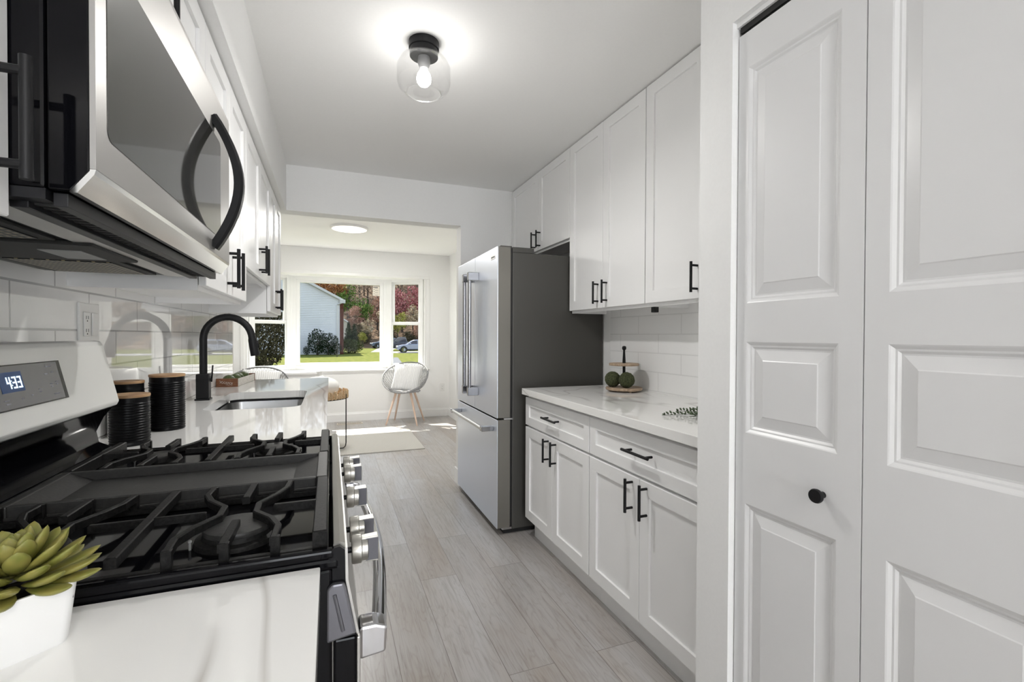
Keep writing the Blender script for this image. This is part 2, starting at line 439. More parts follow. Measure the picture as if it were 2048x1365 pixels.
# ------------------------------------------------------------------ mesh building
class MB:
    """collects shapes in one bmesh and links them as one object"""
    def __init__(s):
        s.bm = bmesh.new()
    def _take(s, t):
        me = bpy.data.meshes.new('tmp')
        t.to_mesh(me)
        t.free()
        s.bm.from_mesh(me)
        bpy.data.meshes.remove(me)
        return s
    def box(s, x0, x1, y0, y1, z0, z1, bev=0.0, seg=2, rot=None):
        t = bmesh.new()
        bmesh.ops.create_cube(t, size=1)
        for v in t.verts:
            v.co = Vector(((x0 + x1) / 2 + v.co.x * (x1 - x0), (y0 + y1) / 2 + v.co.y * (y1 - y0), (z0 + z1) / 2 + v.co.z * (z1 - z0)))
        if bev:
            bmesh.ops.bevel(t, geom=t.edges[:], offset=bev, segments=seg, affect='EDGES', profile=.5)
        if rot is not None:
            for v in t.verts:
                v.co = rot @ v.co
        return s._take(t)
    def tube(s, pts, r, n=10, closed=False, caps=True):
        pts = [Vector(p) for p in pts]
        rs = r if isinstance(r, (list, tuple)) else [r] * len(pts)
        t = bmesh.new()
        rings = []
        N = len(pts)
        up = None
        for i, p in enumerate(pts):
            a = pts[i - 1] if (i > 0 or closed) else pts[i]
            b = pts[(i + 1) % N] if (i < N - 1 or closed) else pts[i]
            d = (b - a).normalized()
            if up is None:
                up = Vector((0, 0, 1)) if abs(d.z) < .9 else Vector((1, 0, 0))
            u = d.cross(up)
            if u.length < 1e-4:
                u = d.orthogonal()
            u.normalize()
            v = u.cross(d).normalized()
            up = v
            rings.append([t.verts.new(p + rs[i] * (math.cos(2 * PI * k / n) * u + math.sin(2 * PI * k / n) * v)) for k in range(n)])
        for i in range(N if closed else N - 1):
            A, B = rings[i], rings[(i + 1) % N]
            off = 0
            if closed and i == N - 1:
                off = min(range(n), key=lambda o: (A[0].co - B[o].co).length)
            for k in range(n):
                t.faces.new((A[k], A[(k + 1) % n], B[(k + 1 + off) % n], B[(k + off) % n]))
        if caps and not closed:
            t.faces.new(rings[0][::-1])
            t.faces.new(rings[-1])
        bmesh.ops.recalc_face_normals(t, faces=t.faces[:])
        for f in t.faces:
            f.smooth = len(f.verts) == 4
        return s._take(t)
    def lathe(s, prof, c=(0, 0, 0), n=32, axis='Z', smooth=True, close=False):
        """prof: (radius, height) pairs, turned about an axis through c"""
        t = bmesh.new()
        rings = []
        for r, h in prof:
            if r < 1e-6:
                rings.append([t.verts.new((0, 0, h))])
            else:
                rings.append([t.verts.new((r * math.cos(2 * PI * k / n), r * math.sin(2 * PI * k / n), h)) for k in range(n)])
        seq = list(zip(rings, rings[1:])) + ([(rings[-1], rings[0])] if close else [])
        for A, B in seq:
            for k in range(n):
                q = [A[k % len(A)], A[(k + 1) % len(A)], B[(k + 1) % len(B)], B[k % len(B)]]
                q = list(dict.fromkeys(q))
                if len(q) > 2:
                    f = t.faces.new(q)
                    f.smooth = smooth
        bmesh.ops.recalc_face_normals(t, faces=t.faces[:])
        rt = {'Z': Matrix.Identity(3), 'X': Matrix.Rotation(PI / 2, 3, 'Y'), 'Y': Matrix.Rotation(-PI / 2, 3, 'X')}[axis] if isinstance(axis, str) else Vector((0, 0, 1)).rotation_difference(Vector(axis)).to_matrix()
        for v in t.verts:
            v.co = rt @ v.co + Vector(c)
        return s._take(t)
    def prism(s, poly, a0, a1, axis='Y', bev=0.0, smooth=False):
        """polygon in the plane across an axis, extruded from a0 to a1. Y: (x,z); X: (y,z); Z: (x,y)"""
        t = bmesh.new()
        def P(p, a):
            return {'Y': (p[0], a, p[1]), 'X': (a, p[0], p[1]), 'Z': (p[0], p[1], a)}[axis]
        A = [t.verts.new(P(p, a0)) for p in poly]
        B = [t.verts.new(P(p, a1)) for p in poly]
        n = len(poly)
        t.faces.new(A)
        t.faces.new(B[::-1])
        for k in range(n):
            f = t.faces.new((A[k], B[k], B[(k + 1) % n], A[(k + 1) % n]))
            f.smooth = smooth
        bmesh.ops.recalc_face_normals(t, faces=t.faces[:])
        if bev:
            bmesh.ops.bevel(t, geom=t.edges[:], offset=bev, segments=2, affect='EDGES', profile=.5)
        return s._take(t)
    def ribbon(s, pts, w, z0, z1, bev=.0015):
        """flat bar of rectangular section along an (x,y) polyline"""
        pts = [Vector((p[0], p[1])) for p in pts]
        L, Rr = [], []
        for i, p in enumerate(pts):
            d1 = (pts[i] - pts[i - 1]).normalized() if i else None
            d2 = (pts[i + 1] - pts[i]).normalized() if i < len(pts) - 1 else None
            d = ((d1 or d2) + (d2 or d1)).normalized()
            nrm = Vector((-d.y, d.x))
            k = 1 / max(.5, nrm.dot(Vector((-(d2 or d1).y, (d2 or d1).x))))
            L.append(p + nrm * w / 2 * k)
            Rr.append(p - nrm * w / 2 * k)
        t = bmesh.new()
        vs = []
        for l, r in zip(L, Rr):
            vs.append([t.verts.new((l.x, l.y, z0)), t.verts.new((r.x, r.y, z0)), t.verts.new((r.x, r.y, z1)), t.verts.new((l.x, l.y, z1))])
        for a, b in zip(vs, vs[1:]):
            for k in range(4):
                t.faces.new((a[k], a[(k + 1) % 4], b[(k + 1) % 4], b[k]))
        t.faces.new(vs[0][::-1])
        t.faces.new(vs[-1])
        bmesh.ops.recalc_face_normals(t, faces=t.faces[:])
        if bev:
            es = [e for e in t.edges if abs(e.verts[0].co.z - z1) < 1e-6 and abs(e.verts[1].co.z - z1) < 1e-6 and len(e.link_faces) == 2 and any(abs(f.normal.z) < .5 for f in e.link_faces)]
            bmesh.ops.bevel(t, geom=es, offset=bev, segments=1, affect='EDGES')
        return s._take(t)
    def ico(s, c, r, sub=3, scale=(1, 1, 1), jitter=0, rnd=None):
        t = bmesh.new()
        bmesh.ops.create_icosphere(t, subdivisions=sub, radius=r)
        for v in t.verts:
            k = 1 + (rnd.uniform(-jitter, jitter) if rnd else 0)
            v.co = Vector((v.co.x * scale[0] * k, v.co.y * scale[1] * k, v.co.z * scale[2] * k)) + Vector(c)
        for f in t.faces:
            f.smooth = True
        return s._take(t)
    def sheet(s, verts, faces, smooth=True):
        t = bmesh.new()
        vv = [t.verts.new(v) for v in verts]
        for f in faces:
            fc = t.faces.new([vv[i] for i in f])
            fc.smooth = smooth
        return s._take(t)
    def build(s, name, m, parent=None, label=None, kind=None, soft=False):
        me = bpy.data.meshes.new(name)
        off = Vector((0, 0, 0))
        p = parent
        while p is not None:
            off += p.location
            p = p.parent
        for v in s.bm.verts:
            v.co -= off
        for e in s.bm.edges:
            if not soft and len(e.link_faces) == 2 and e.calc_face_angle(0) > .62:
                e.smooth = False
        s.bm.to_mesh(me)
        s.bm.free()
        o = bpy.data.objects.new(name, me)
        me.materials.append(M[m] if isinstance(m, str) else m)
        COL.objects.link(o)
        if parent is not None:
            o.parent = parent
        if label:
            o['label'] = label
        if kind:
            o['kind'] = kind
        return o

def thing(name, label, cat, loc=(0, 0, 0), group=None):
    o = bpy.data.objects.new(name, None)
    o.empty_display_size = .05
    COL.objects.link(o)
    o.location = loc
    o['label'] = label
    o['category'] = cat
    if group:
        o['group'] = group
    return o

def tag(o, label, cat, group=None, kind=None):
    o['label'] = label
    o['category'] = cat
    if group:
        o['group'] = group
    if kind:
        o['kind'] = kind
    return o

def rebase(o, loc):
    """move a one-mesh thing's origin to its base"""
    d = Vector(loc) - o.location
    for v in o.data.vertices:
        v.co -= d
    o.location = loc
    return o

def copy_tree(o, parent=None):
    c = o.copy()
    COL.objects.link(c)
    if parent is not None:
        c.parent = parent
    for ch in o.children:
        copy_tree(ch, c)
    return c

def struct(mb, name, m, parent=None):
    return mb.build(name, m, parent, kind='structure')

# ================================================================== SETTING
CT = 0.914           # worktop height
H = 2.446            # ceiling
XW, XR = -.648, 1.70  # side walls
YB, YB2 = 3.719, 3.851  # header wall
YW = 7.07            # bay wall
ZH = 2.12            # header / soffit underside
g = MB().box(-1.6, 2.4, -5.4, YW + .15, -.12, 0)
struct(g, 'floor', 'floor')
g = MB().box(-1.6, 2.4, -5.4, YW + .15, H, H + .12)
struct(g, 'ceiling', 'ceil')
struct(MB().box(-.78, XW, -5.4, YB2, 0, H), 'wall_left', 'wall')
struct(MB().box(-1.60, -1.48, YB2 - .12, YW + .15, 0, H).box(-1.48, -.78, YB2 - .12, YB2, 0, H), 'wall_dining_left', 'wall')
struct(MB().box(XR, XR + .14, -5.4, YW + .15, 0, H), 'wall_right', 'wall')
struct(MB().box(XW, .9886, YB, YB2, ZH, H).box(.9886, XR, YB, YB2, 0, H), 'wall_header', 'wall')
struct(MB().box(XW, -.294, -5.4, YB, ZH, H), 'soffit', 'wall')
# pantry wall with the bifold opening
XP = 1.03
struct(MB().box(XP, XP + .12, .992, 1.112, 0, H).box(XP + .12, XR, 1.02, 1.112, 0, H).box(XP, XP + .12, .318, .992, 2.088, H).box(XP, XP + .12, -5.4, .318, 0, H), 'wall_pantry', 'wall')
# wall behind the photographer, with an opening added to let sky light in
struct(MB().box(-.78, XR + .14, -5.52, -5.4, 0, .55).box(-.78, XR + .14, -5.52, -5.4, 2.32, H).box(-.78, -.95 + .05, -5.52, -5.4, .55, 2.32).box(1.35, XR + .14, -5.52, -5.4, .55, 2.32).box(-.78, -.64, -5.52, -5.4, .55, 2.32), 'wall_rear', 'wall')

# bay wall
BX0, BX1, BZ0, BZ1 = -1.075, 1.365, .725, 2.085
struct(MB().box(-1.6, BX0, YW, YW + .15, 0, H).box(BX1, XR + .14, YW, YW + .15, 0, H).box(BX0, BX1, YW, YW + .15, BZ1, H).box(BX0, BX1, YW, YW + .15, 0, BZ0 - .03), 'wall_far', 'wall')
# bay seat board, head board and under-box
bay = [(BX0, YW - .02), (BX1, YW - .02), (BX1, YW + .12), (.86, YW + .50), (-.57, YW + .50), (BX0, YW + .12)]
struct(MB().prism(bay, BZ0 - .03, BZ0, 'Z'), 'trim_1', 'vinyl')
struct(MB().prism([(x, max(y, YW + .001)) for x, y in bay], BZ1 - .005, BZ1 + .03, 'Z'), 'trim_2', 'vinyl')
struct(MB().prism([(x, max(y, YW + .15)) for x, y in bay], .25, BZ0 - .03, 'Z').prism([(x, max(y, YW + .15)) for x, y in bay], BZ1 + .03, H, 'Z'), 'trim_3', 'outwhite')
# flat casing round the opening
struct(MB().box(BX1 - .012, BX1 + .035, YW - .012, YW, BZ0 + .007, BZ1 - .013, .004).box(BX0 - .035, BX0 + .012, YW - .012, YW, BZ0 + .007, BZ1 - .013, .004).box(BX0 - .035, BX1 + .035, YW - .012, YW, BZ1 - .012, BZ1 + .03, .004).box(BX0 - .035, BX1 + .035, YW - .035, YW + .0, BZ0 - .012, BZ0 + .006, .004), 'trim_4', 'vinyl')
# unseen overhang above the bay, added to trim the sun patch indoors
struct(MB().prism([(YW + .15, 2.46), (7.98, 2.44), (7.98, 2.58), (YW + .15, 2.95)], -5.4, 3.4, 'X'), 'roof_overhang', 'outwhite')

def frame_local(w, z0, z1, fw, d, bars=()):
    """window frame in local coords: x across, y depth, z up"""
    mb = MB()
    mb.box(-w / 2, -w / 2 + fw, -d / 2, d / 2, z0, z1, .004).box(w / 2 - fw, w / 2, -d / 2, d / 2, z0, z1, .004)
    mb.box(-w / 2 + fw, w / 2 - fw, -d / 2, d / 2, z0, z0 + fw, .004).box(-w / 2 + fw, w / 2 - fw, -d / 2, d / 2, z1 - fw, z1, .004)
    return mb

def put(o, loc, rz):
    o.location = loc
    o.rotation_euler = (0, 0, rz)

# centre picture window
w1 = frame_local(1.33, BZ0, BZ1, .055, .10).build('window_1', 'vinyl', kind='structure')
g = frame_local(1.22, BZ0 + .045, BZ1 - .045, .05, .05)
sash = g.build('sash', 'vinyl', w1)
pn = MB().box(-.565, .565, -.003, .003, .815, 1.995).build('pane', 'pane', w1)
# maker's sticker, upper right of the glass
st = MB().box(.455, .555, -.0055, -.0035, 1.83, 1.98)
st = st.build('sticker', 'sticker', pn, label='paper sticker on the glass')
mk = MB()
for i, (a, b) in enumerate(((.0, .85), (.3, .8), (.1, .3), (.35, .9), (.1, .3), (.35, .85), (.1, .3), (.35, .95))):
    zz = 1.967 - i * .017
    mk.box(.46 + a * .085, .46 + b * .085, -.0068, -.0056, zz - (.012 if i == 0 else .005), zz)
for v in mk.bm.verts:
    pass
mk.build('sticker_print', 'ink', pn)
put(w1, (.147, YW + .40, 0), 0)

def flank(name, side):
    w = frame_local(.57, BZ0, BZ1, .045, .11).build(name, 'vinyl', kind='structure')
    up = frame_local(.47, 1.385, BZ1 - .03, .045, .03)
    for v in up.bm.verts:
        v.co.y += .022
    up.build('upper_sash', 'vinyl', w)
    lo = frame_local(.49, BZ0 + .03, 1.435, .042, .035)
    for v in lo.bm.verts:
        v.co.y -= .018
    lo.build('lower_sash', 'vinyl', w)
    MB().box(-.20, .20, .020, .024, 1.425, 2.02).build('pane', 'pane', w)
    MB().box(-.21, .21, -.020, -.016, .79, 1.40).build('pane', 'pane', w)
    ang = math.atan2(.28, .53)
    cx = .147 + side * (.665 + .53 / 2 + .008)
    put(w, (cx, YW + .26, 0), -side * ang)
    return w
flank('window_2', 1)
flank('window_3', -1)
struct(MB().box(1.322, BX1 + .01, YW + .002, YW + .25, BZ0, BZ1).box(BX0 - .01, -1.028, YW + .002, YW + .25, BZ0, BZ1), 'trim_6', 'vinyl')
# fluted corner posts between the three windows
mb = MB()
for s_ in (1, -1):
    for k in range(4):
        x = .147 + s_ * (.672 + .014 * k)
        mb.box(x - .012, x + .012, YW + .335 - .012 * k, YW + .42 - .012 * k, BZ0, BZ1, .004)
struct(mb, 'trim_5', 'vinyl')

# baseboards of the dining end
struct(MB().prism([(YW - .016, 0), (YW, 0), (YW, .125), (YW - .006, .125), (YW - .010, .105), (YW - .016, .10)], -1.48, XR, 'X'), 'baseboard_far', 'trim')
struct(MB().prism([(XR - .016, 0), (XR, 0), (XR, .125), (XR - .006, .125), (XR - .010, .105), (XR - .016, .10)], YB2, YW - .016, 'Y'), 'baseboard_right', 'trim')
struct(MB().prism([(YB - .012, 0), (YB2 + .012, 0), (YB2 + .012, .12), (YB - .012, .12)], .9766, .9886, 'X'), 'baseboard_jamb', 'trim')
# splash tiles
struct(MB().box(XW, -.64, -.5, 3.775, CT, 1.54).box(XW, -.64, .62, 1.50, 1.54, 1.85), 'backsplash_left', 'tileL')
struct(MB().box(1.688, XR, 1.112, 2.60, CT, 1.40), 'backsplash_right', 'tileR')

# ------------------------------------------------------------------ bifold pantry door
XD = 1.05
door = bpy.data.objects.new('door_1', None)
COL.objects.link(door)
door.location = (XD, .655, 0)
door['kind'] = 'structure'
def leaf(y0, y1, pa, pb, parent):
    zs = [.012, .20, .775, .967, 1.213, 1.318, 1.952, 2.050]
    ys = [y0, pa, pb, y1]
    t = bmesh.new()
    V = [[t.verts.new((XD, y, z)) for z in zs] for y in ys]
    panels = []
    for i in range(3):
        for j in range(7):
            f = t.faces.new((V[i][j], V[i][j + 1], V[i + 1][j + 1], V[i + 1][j]))
            if i == 1 and j in (1, 3, 5):
                panels.append(f)
    bmesh.ops.recalc_face_normals(t, faces=t.faces[:])
    if t.faces[0].normal.x > 0:
        bmesh.ops.reverse_faces(t, faces=t.faces[:])
    bnd = [e for e in t.edges if len(e.link_faces) == 1]
    ex = bmesh.ops.extrude_edge_only(t, edges=bnd)
    nv = [v for v in ex['geom'] if isinstance(v, bmesh.types.BMVert)]
    for v in nv:
        v.co.x += .034
    ne = [e for e in ex['geom'] if isinstance(e, bmesh.types.BMEdge)]
    bmesh.ops.holes_fill(t, edges=[e for e in t.edges if len(e.link_faces) == 1], sides=0)
    bmesh.ops.recalc_face_normals(t, faces=t.faces[:])
    for f in panels:
        for th, dp in ((.003, -.0015), (.006, -.0045), (.004, -.0005), (.005, -.004), (.004, 0), (.026, .0065), (.0025, .0015)):
            bmesh.ops.inset_region(t, faces=[f], thickness=th, depth=dp, use_even_offset=True)
    mb = MB()
    mb._take(t)
    return mb.build('leaf', 'door', parent)
lf1 = leaf(.6575, .988, .709, .956, door)
lf2 = leaf(.323, .6545, .357, .6085, door)
kb = MB().lathe([(0, 0), (.0075, 0), (.0075, .012), (.009, .015), (.0155, .019), (.0165, .024), (.015, .028), (.0, .029)], (XD, .740, .866), 24, axis=(-1, 0, 0))
kb.build('knob', 'black', lf1, label='round black knob')
MB().box(XD - .006, XD + .034, .3185, .9915, 2.0745, 2.0878).build('head_board', 'trim', door)
tr_ = MB().box(XD + .001, XD + .030, .323, .985, 2.058, 2.0742).box(XD + .005, XD + .02, .40, .955, 2.056, 2.0605)
tr_.build('track', 'dark', door, label='dark metal sliding track')
MB().tube([(XD + .013, .955, 2.05), (XD + .013, .955, 2.075)], .004, 8).lathe([(0, 0), (.008, 0), (.008, .006), (0, .006)], (XD + .013, .955, 2.066), 16).build('roller', 'chrome', door)

# ================================================================== CABINETS
def shaker(x, sgn, y0, y1, z0, z1, rail=.056, th=.019, rec=.009):
    """recessed-panel door lying in the plane x, its front looking along sgn"""
    t = bmesh.new()
    bmesh.ops.create_cube(t, size=1)
    xa, xb = (x - th, x) if sgn > 0 else (x, x + th)
    for v in t.verts:
        v.co = Vector(((xa + xb) / 2 + v.co.x * th, (y0 + y1) / 2 + v.co.y * (y1 - y0), (z0 + z1) / 2 + v.co.z * (z1 - z0)))
    bmesh.ops.bevel(t, geom=t.edges[:], offset=.0015, segments=1, affect='EDGES')
    t.faces.ensure_lookup_table()
    f = max(t.faces, key=lambda q: q.calc_area() * (1 if q.normal.x * sgn > .9 else 0))
    bmesh.ops.inset_region(t, faces=[f], thickness=rail, depth=0, use_even_offset=True)
    bmesh.ops.inset_region(t, faces=[f], thickness=.001, depth=-rec, use_even_offset=True)
    mb = MB()
    mb._take(t)
    return mb

def bar_pull(x, sgn, y, z, L, vertical=True, r=.0058, out=.034, post=.38):
    mb = MB()
    xb = x + sgn * out
    ax = Vector((0, 0, 1)) if vertical else Vector((0, 1, 0))
    c = Vector((xb, y, z))
    mb.tube([c - ax * L / 2, c + ax * L / 2], r, 12)
    for k in (-1, 1):
        p = c + ax * k * L * post
        mb.tube([Vector((x, p.y, p.z)), p], r * .85, 10)
    return mb

def cabinet(name, label, x_wall, x_face, y0, y1, z0, z1, doors, group=None, sgn=-1, toe=None, drawers=(), railh=.0, rails=True, top=True):
    """doors: (y0,y1,z0,z1,(handle y,z,L) or None); x_face = outside of the doors"""
    xf = x_face - sgn * .021
    xa, xb = sorted((x_wall, xf))
    t = thing(name, label, 'cabinet', ((xa + xb) / 2, (y0 + y1) / 2, 0 if toe else z0), group)
    b = MB()
    if toe:
        b.box(xa, xb, y0, y1, z0, z1)
        xt = toe
        ta, tb = sorted((x_wall, xt))
        b.box(ta, tb, y0, y1, 0, z0)
    else:
        # hung box: sides, top, recessed floor, bottom rail
        b.box(xa, xb, y0, y0 + .016, z0, z1).box(xa, xb, y1 - .016, y1, z0, z1)
        b.box(xa, xb, y0 + .016, y1 - .016, z1 - .016, z1)
        b.box(xa, xb, y0 + .016, y1 - .016, z0 + .022, z0 + .036)
        if sgn < 0:
            b.box(xf, xf + .018, y0 + .016, y1 - .016, z0, z1 - .016)
        else:
            b.box(xf - .018, xf, y0 + .016, y1 - .016, z0, z1 - .016)
    b.build('cabinet_box', 'cab', t)
    for (a, c, za, zb, h) in doors:
        d = shaker(x_face, sgn, a, c, za, zb).build('door', 'cab', t)
        if h:
            bar_pull(x_face, sgn, h[0], h[1], h[2]).build('handle', 'black', d, label='black bar handle')
    for (a, c, za, zb, h) in drawers:
        d = shaker(x_face, sgn, a, c, za, zb, rail=.048).build('drawer_front', 'cab', t)
        bar_pull(x_face, sgn, h[0], h[1], h[2], vertical=False).build('handle', 'black', d, label='black bar handle')
    return t

XU = 1.433
G_ = .0015
# right wall cabinets
cabinet('wall_cabinet', 'short white wall cabinet with two doors above the fridge', XR, XU, 2.688, 3.717, 1.845, H - .004,
        [(3.182, 3.714, 1.86, H - .008, (3.228, 1.937, .125)), (2.690, 3.178, 1.86, H - .008, (3.140, 1.937, .125))], 'white wall cabinets over the right worktop')
cabinet('wall_cabinet', 'tall white two door wall cabinet above the tiered wooden tray', XR, XU, 1.9095, 2.686, 1.372, H - .004,
        [(2.294, 2.684, 1.388, H - .008, (2.338, 1.476, .128)), (1.911, 2.2905, 1.388, H - .008, (2.246, 1.476, .128))], 'white wall cabinets over the right worktop')
c3 = cabinet('wall_cabinet', 'tall white wall cabinet beside the pantry wall, above the green sprig', XR, XU, 1.113, 1.907, 1.372, H - .004,
        [(1.5125, 1.905, 1.388, H - .008, (1.556, 1.476, .128)), (1.115, 1.5095, 1.388, H - .008, (1.466, 1.476, .128))], 'white wall cabinets over the right worktop')
# small socket under that cabinet's front rail
MB().box(XU + .05, XU + .075, 1.895, 1.925, 1.345, 1.374, .003).build('power_socket', 'dark', c3, label='tiny black socket under the cabinet')
# right base cabinets
XDB = 1.1025
cabinet('base_cabinet', 'white base cabinet with drawer and two doors next to the fridge', XR - .013, XDB, 1.868, 2.620, .114, .876,
        [(2.2525, 2.617, .128, .680, (2.296, .607, .128)), (1.870, 2.2495, .128, .680, (2.206, .607, .128))], 'white base cabinets under the right worktop', toe=1.168,
        drawers=[(1.870, 2.617, .692, .858, (2.238, .782, .165))])
cabinet('base_cabinet', 'white base cabinet with drawer and two doors next to the pantry wall', XR - .013, XDB, 1.113, 1.866, .114, .876,
        [(1.4945, 1.864, .128, .680, (1.538, .606, .132)), (1.115, 1.4915, .128, .680, (1.448, .606, .132))], 'white base cabinets under the right worktop', toe=1.168,
        drawers=[(1.115, 1.864, .692, .858, (1.482, .782, .165))])

# left wall cabinets
XL = -.329
cabinet('wall_cabinet', 'white wall cabinet left of the microwave at the photo edge', XW + .008, XL, .20, .684, 1.345, ZH - .002,
        [(.203, .682, 1.356, ZH - .008, (.640, 1.452, .128))], 'white wall cabinets over the left worktop', sgn=1)
cabinet('wall_cabinet', 'white wall cabinet directly above the microwave', XW + .008, XL, .686, 1.555, 1.803, ZH - .002,
        [(.689, 1.114, 1.815, ZH - .008, (1.072, 1.90, .12)), (1.117, 1.553, 1.815, ZH - .008, (1.16, 1.90, .12))], 'white wall cabinets over the left worktop', sgn=1)
cabinet('wall_cabinet', 'white two door wall cabinet between microwave and sink', XW + .008, XL, 1.557, 2.240, 1.352, ZH - .002,
        [(1.559, 1.897, 1.366, ZH - .008, (1.853, 1.455, .135)), (1.900, 2.238, 1.366, ZH - .008, (1.944, 1.455, .135))], 'white wall cabinets over the left worktop', sgn=1)
cabinet('wall_cabinet', 'shorter white wall cabinet above the sink', XW + .008, XL, 2.242, 3.082, 1.500, ZH - .002,
        [(2.244, 2.660, 1.514, ZH - .008, (2.616, 1.60, .135)), (2.664, 3.080, 1.514, ZH - .008, (2.708, 1.60, .135))], 'white wall cabinets over the left worktop', sgn=1)
cabinet('wall_cabinet', 'white wall cabinet at the window end of the left run', XW + .008, XL, 3.084, 3.712, 1.352, ZH - .002,
        [(3.086, 3.396, 1.366, ZH - .008, (3.355, 1.455, .135)), (3.400, 3.710, 1.366, ZH - .008, (3.441, 1.455, .135))], 'white wall cabinets over the left worktop', sgn=1)
# left base cabinets (mostly under the worktop, out of sight)
XLB = -.045
cabinet('base_cabinet', 'white base cabinet under the worktop with the succulent', XW + .008, XLB, -.30, .678, .114, .874,
        [(-.297, .188, .128, .858, (.145, .76, .128)), (.191, .676, .128, .858, (.235, .76, .128))], sgn=1, toe=-.11)
sinkcab = cabinet('base_cabinet', 'white base cabinet run under the sink worktop', XW + .008, XLB, 1.472, 3.690, .114, .66,
        [(1.475, 2.025, .128, .655, (1.98, .56, .128)), (2.028, 2.578, .128, .655, (2.07, .56, .128)), (2.581, 3.131, .128, .655, (2.63, .56, .128)), (3.134, 3.687, .128, .655, (3.18, .56, .128))], sgn=1, toe=-.11)
# upper part of that box is open for the sink: front, back and end boards
MB().box(XLB - .021, XLB - .001, 1.472, 3.690, .66, .874).box(XW + .008, XLB - .021, 1.472, 1.49, .66, .874).box(XW + .008, XLB - .021, 3.672, 3.690, .66, .874).build('apron', 'cab', sinkcab)

# ------------------------------------------------------------------ worktops
o = MB().box(1.067, 1.688, 1.113, 2.593, CT - .036, CT, .002).build('worktop', 'quartz')
tag(rebase(o, (1.38, 1.85, CT - .036)), 'white veined quartz worktop on the right base cabinets', 'worktop')
o = MB().box(-.640, -.013, -.30, .6815, CT - .038, CT, .002).build('worktop', 'quartz')
tag(rebase(o, (-.33, .2, CT - .038)), 'white quartz worktop in front of the range', 'worktop')

SX0, SX1, SY0, SY1 = -.500, -.122, 2.245, 2.905
def rrect(x0, x1, y0, y1, r, n=6):
    pts = []
    for cx, cy, a in ((x1 - r, y1 - r, 0), (x0 + r, y1 - r, 90), (x0 + r, y0 + r, 180), (x1 - r, y0 + r, 270)):
        for k in range(n + 1):
            t = math.radians(a + 90 * k / n)
            pts.append((cx + r * math.cos(t), cy + r * math.sin(t)))
    return pts
def slab_with_hole(outer, inner, z0, z1):
    t = bmesh.new()
    loops = {}
    for nm, poly in (('o', outer), ('i', inner)):
        for z in (z0, z1):
            vs = [t.verts.new((x, y, z)) for x, y in poly]
            loops[nm, z] = (vs, [t.edges.new((vs[k], vs[(k + 1) % len(vs)])) for k in range(len(vs))])
    for z in (z0, z1):
        bmesh.ops.triangle_fill(t, edges=loops['o', z][1] + loops['i', z][1], use_beauty=True)
    for nm in 'oi':
        a, b = loops[nm, z0][0], loops[nm, z1][0]
        for k in range(len(a)):
            t.faces.new((a[k], a[(k + 1) % len(a)], b[(k + 1) % len(a)], b[k]))
    bmesh.ops.recalc_face_normals(t, faces=t.faces[:])
    mb = MB()
    mb._take(t)
    return mb
o = slab_with_hole([(-.640, 1.470), (-.013, 1.470), (-.013, 3.704), (-.640, 3.704)], rrect(SX0, SX1, SY0, SY1, .06), CT - .038, CT).build('worktop', 'quartz')
tag(rebase(o, (-.33, 2.6, CT - .038)), 'white quartz worktop around the sink, running to the window end', 'worktop')
# undermount sink
t_ = thing('sink', 'undermount stainless steel sink set in the left worktop', 'sink', (-.311, 2.575, .69))
tb = bmesh.new()
lo_ = [(rrect(SX0 - .012, SX1 + .012, SY0 - .012, SY1 + .012, .065), CT - .0385), (rrect(SX0 - .012, SX1 + .012, SY0 - .012, SY1 + .012, .065), CT - .052), (rrect(SX0 - .006, SX1 + .006, SY0 - .006, SY1 + .006, .06), CT - .052), (rrect(SX0 + .004, SX1 - .004, SY0 + .004, SY1 - .004, .055), .735), (rrect(SX0 + .02, SX1 - .02, SY0 + .02, SY1 - .02, .05), .705), (rrect(SX0 + .10, SX1 - .10, SY0 + .16, SY1 - .16, .05), .700)]
rg = [[tb.verts.new((x, y, z)) for x, y in p] for p, z in lo_]
for A, B in zip(rg[1:], rg[2:]):
    for k in range(len(A)):
        f = tb.faces.new((A[k], A[(k + 1) % len(A)], B[(k + 1) % len(A)], B[k]))
        f.smooth = True
tb.faces.new(rg[-1])
bmesh.ops.recalc_face_normals(tb, faces=tb.faces[:])
b_ = MB()
b_._take(tb)
ob = b_.build('basin', 'sinksteel', t_)
MB().lathe([(.0, .7025), (.03, .7025), (.045, .7045), (.045, .701)], (-.311, 2.575, 0), 24).build('drain', 'chrome', t_)

# faucet
FX, FY = -.5685, 2.632
t_ = thing('faucet', 'tall matte black gooseneck kitchen faucet behind the sink', 'faucet', (FX, FY, CT))
MB().box(FX - .031, FX + .031, FY - .031, FY + .031, CT, CT + .008, .002).box(FX - .0265, FX + .0265, FY - .0265, FY + .0265, CT + .008, CT + .125, .003).build('base', 'black', t_)
pts = [(FX, FY, CT + .12), (FX, FY, 1.16), (FX, FY, 1.205)]
rad = .103
for k in range(1, 17):
    a = PI - k * (PI - .22) / 16
    pts.append((FX + rad + rad * math.cos(a), FY, 1.205 + rad * 1.05 * math.sin(a)))
lastp = Vector(pts[-1])
dirn = Vector((.16, 0, -1)).normalized()
pts.append(tuple(lastp + dirn * .02))
MB().tube(pts, .0165, 20).build('spout', 'black', t_)
s0 = lastp + dirn * .018
hd = MB().tube([s0, s0 + dirn * .012, s0 + dirn * .085, s0 + dirn * .088], [.0175, .0195, .0205, .019], 20)
hd = hd.build('spray_head', 'black', t_)
s1 = s0 + dirn * .035 + Vector((.019, 0, .004))
MB().tube([s1 - dirn * .018, s1 + dirn * .018], .0055, 10).build('spray_button', 'black', hd)
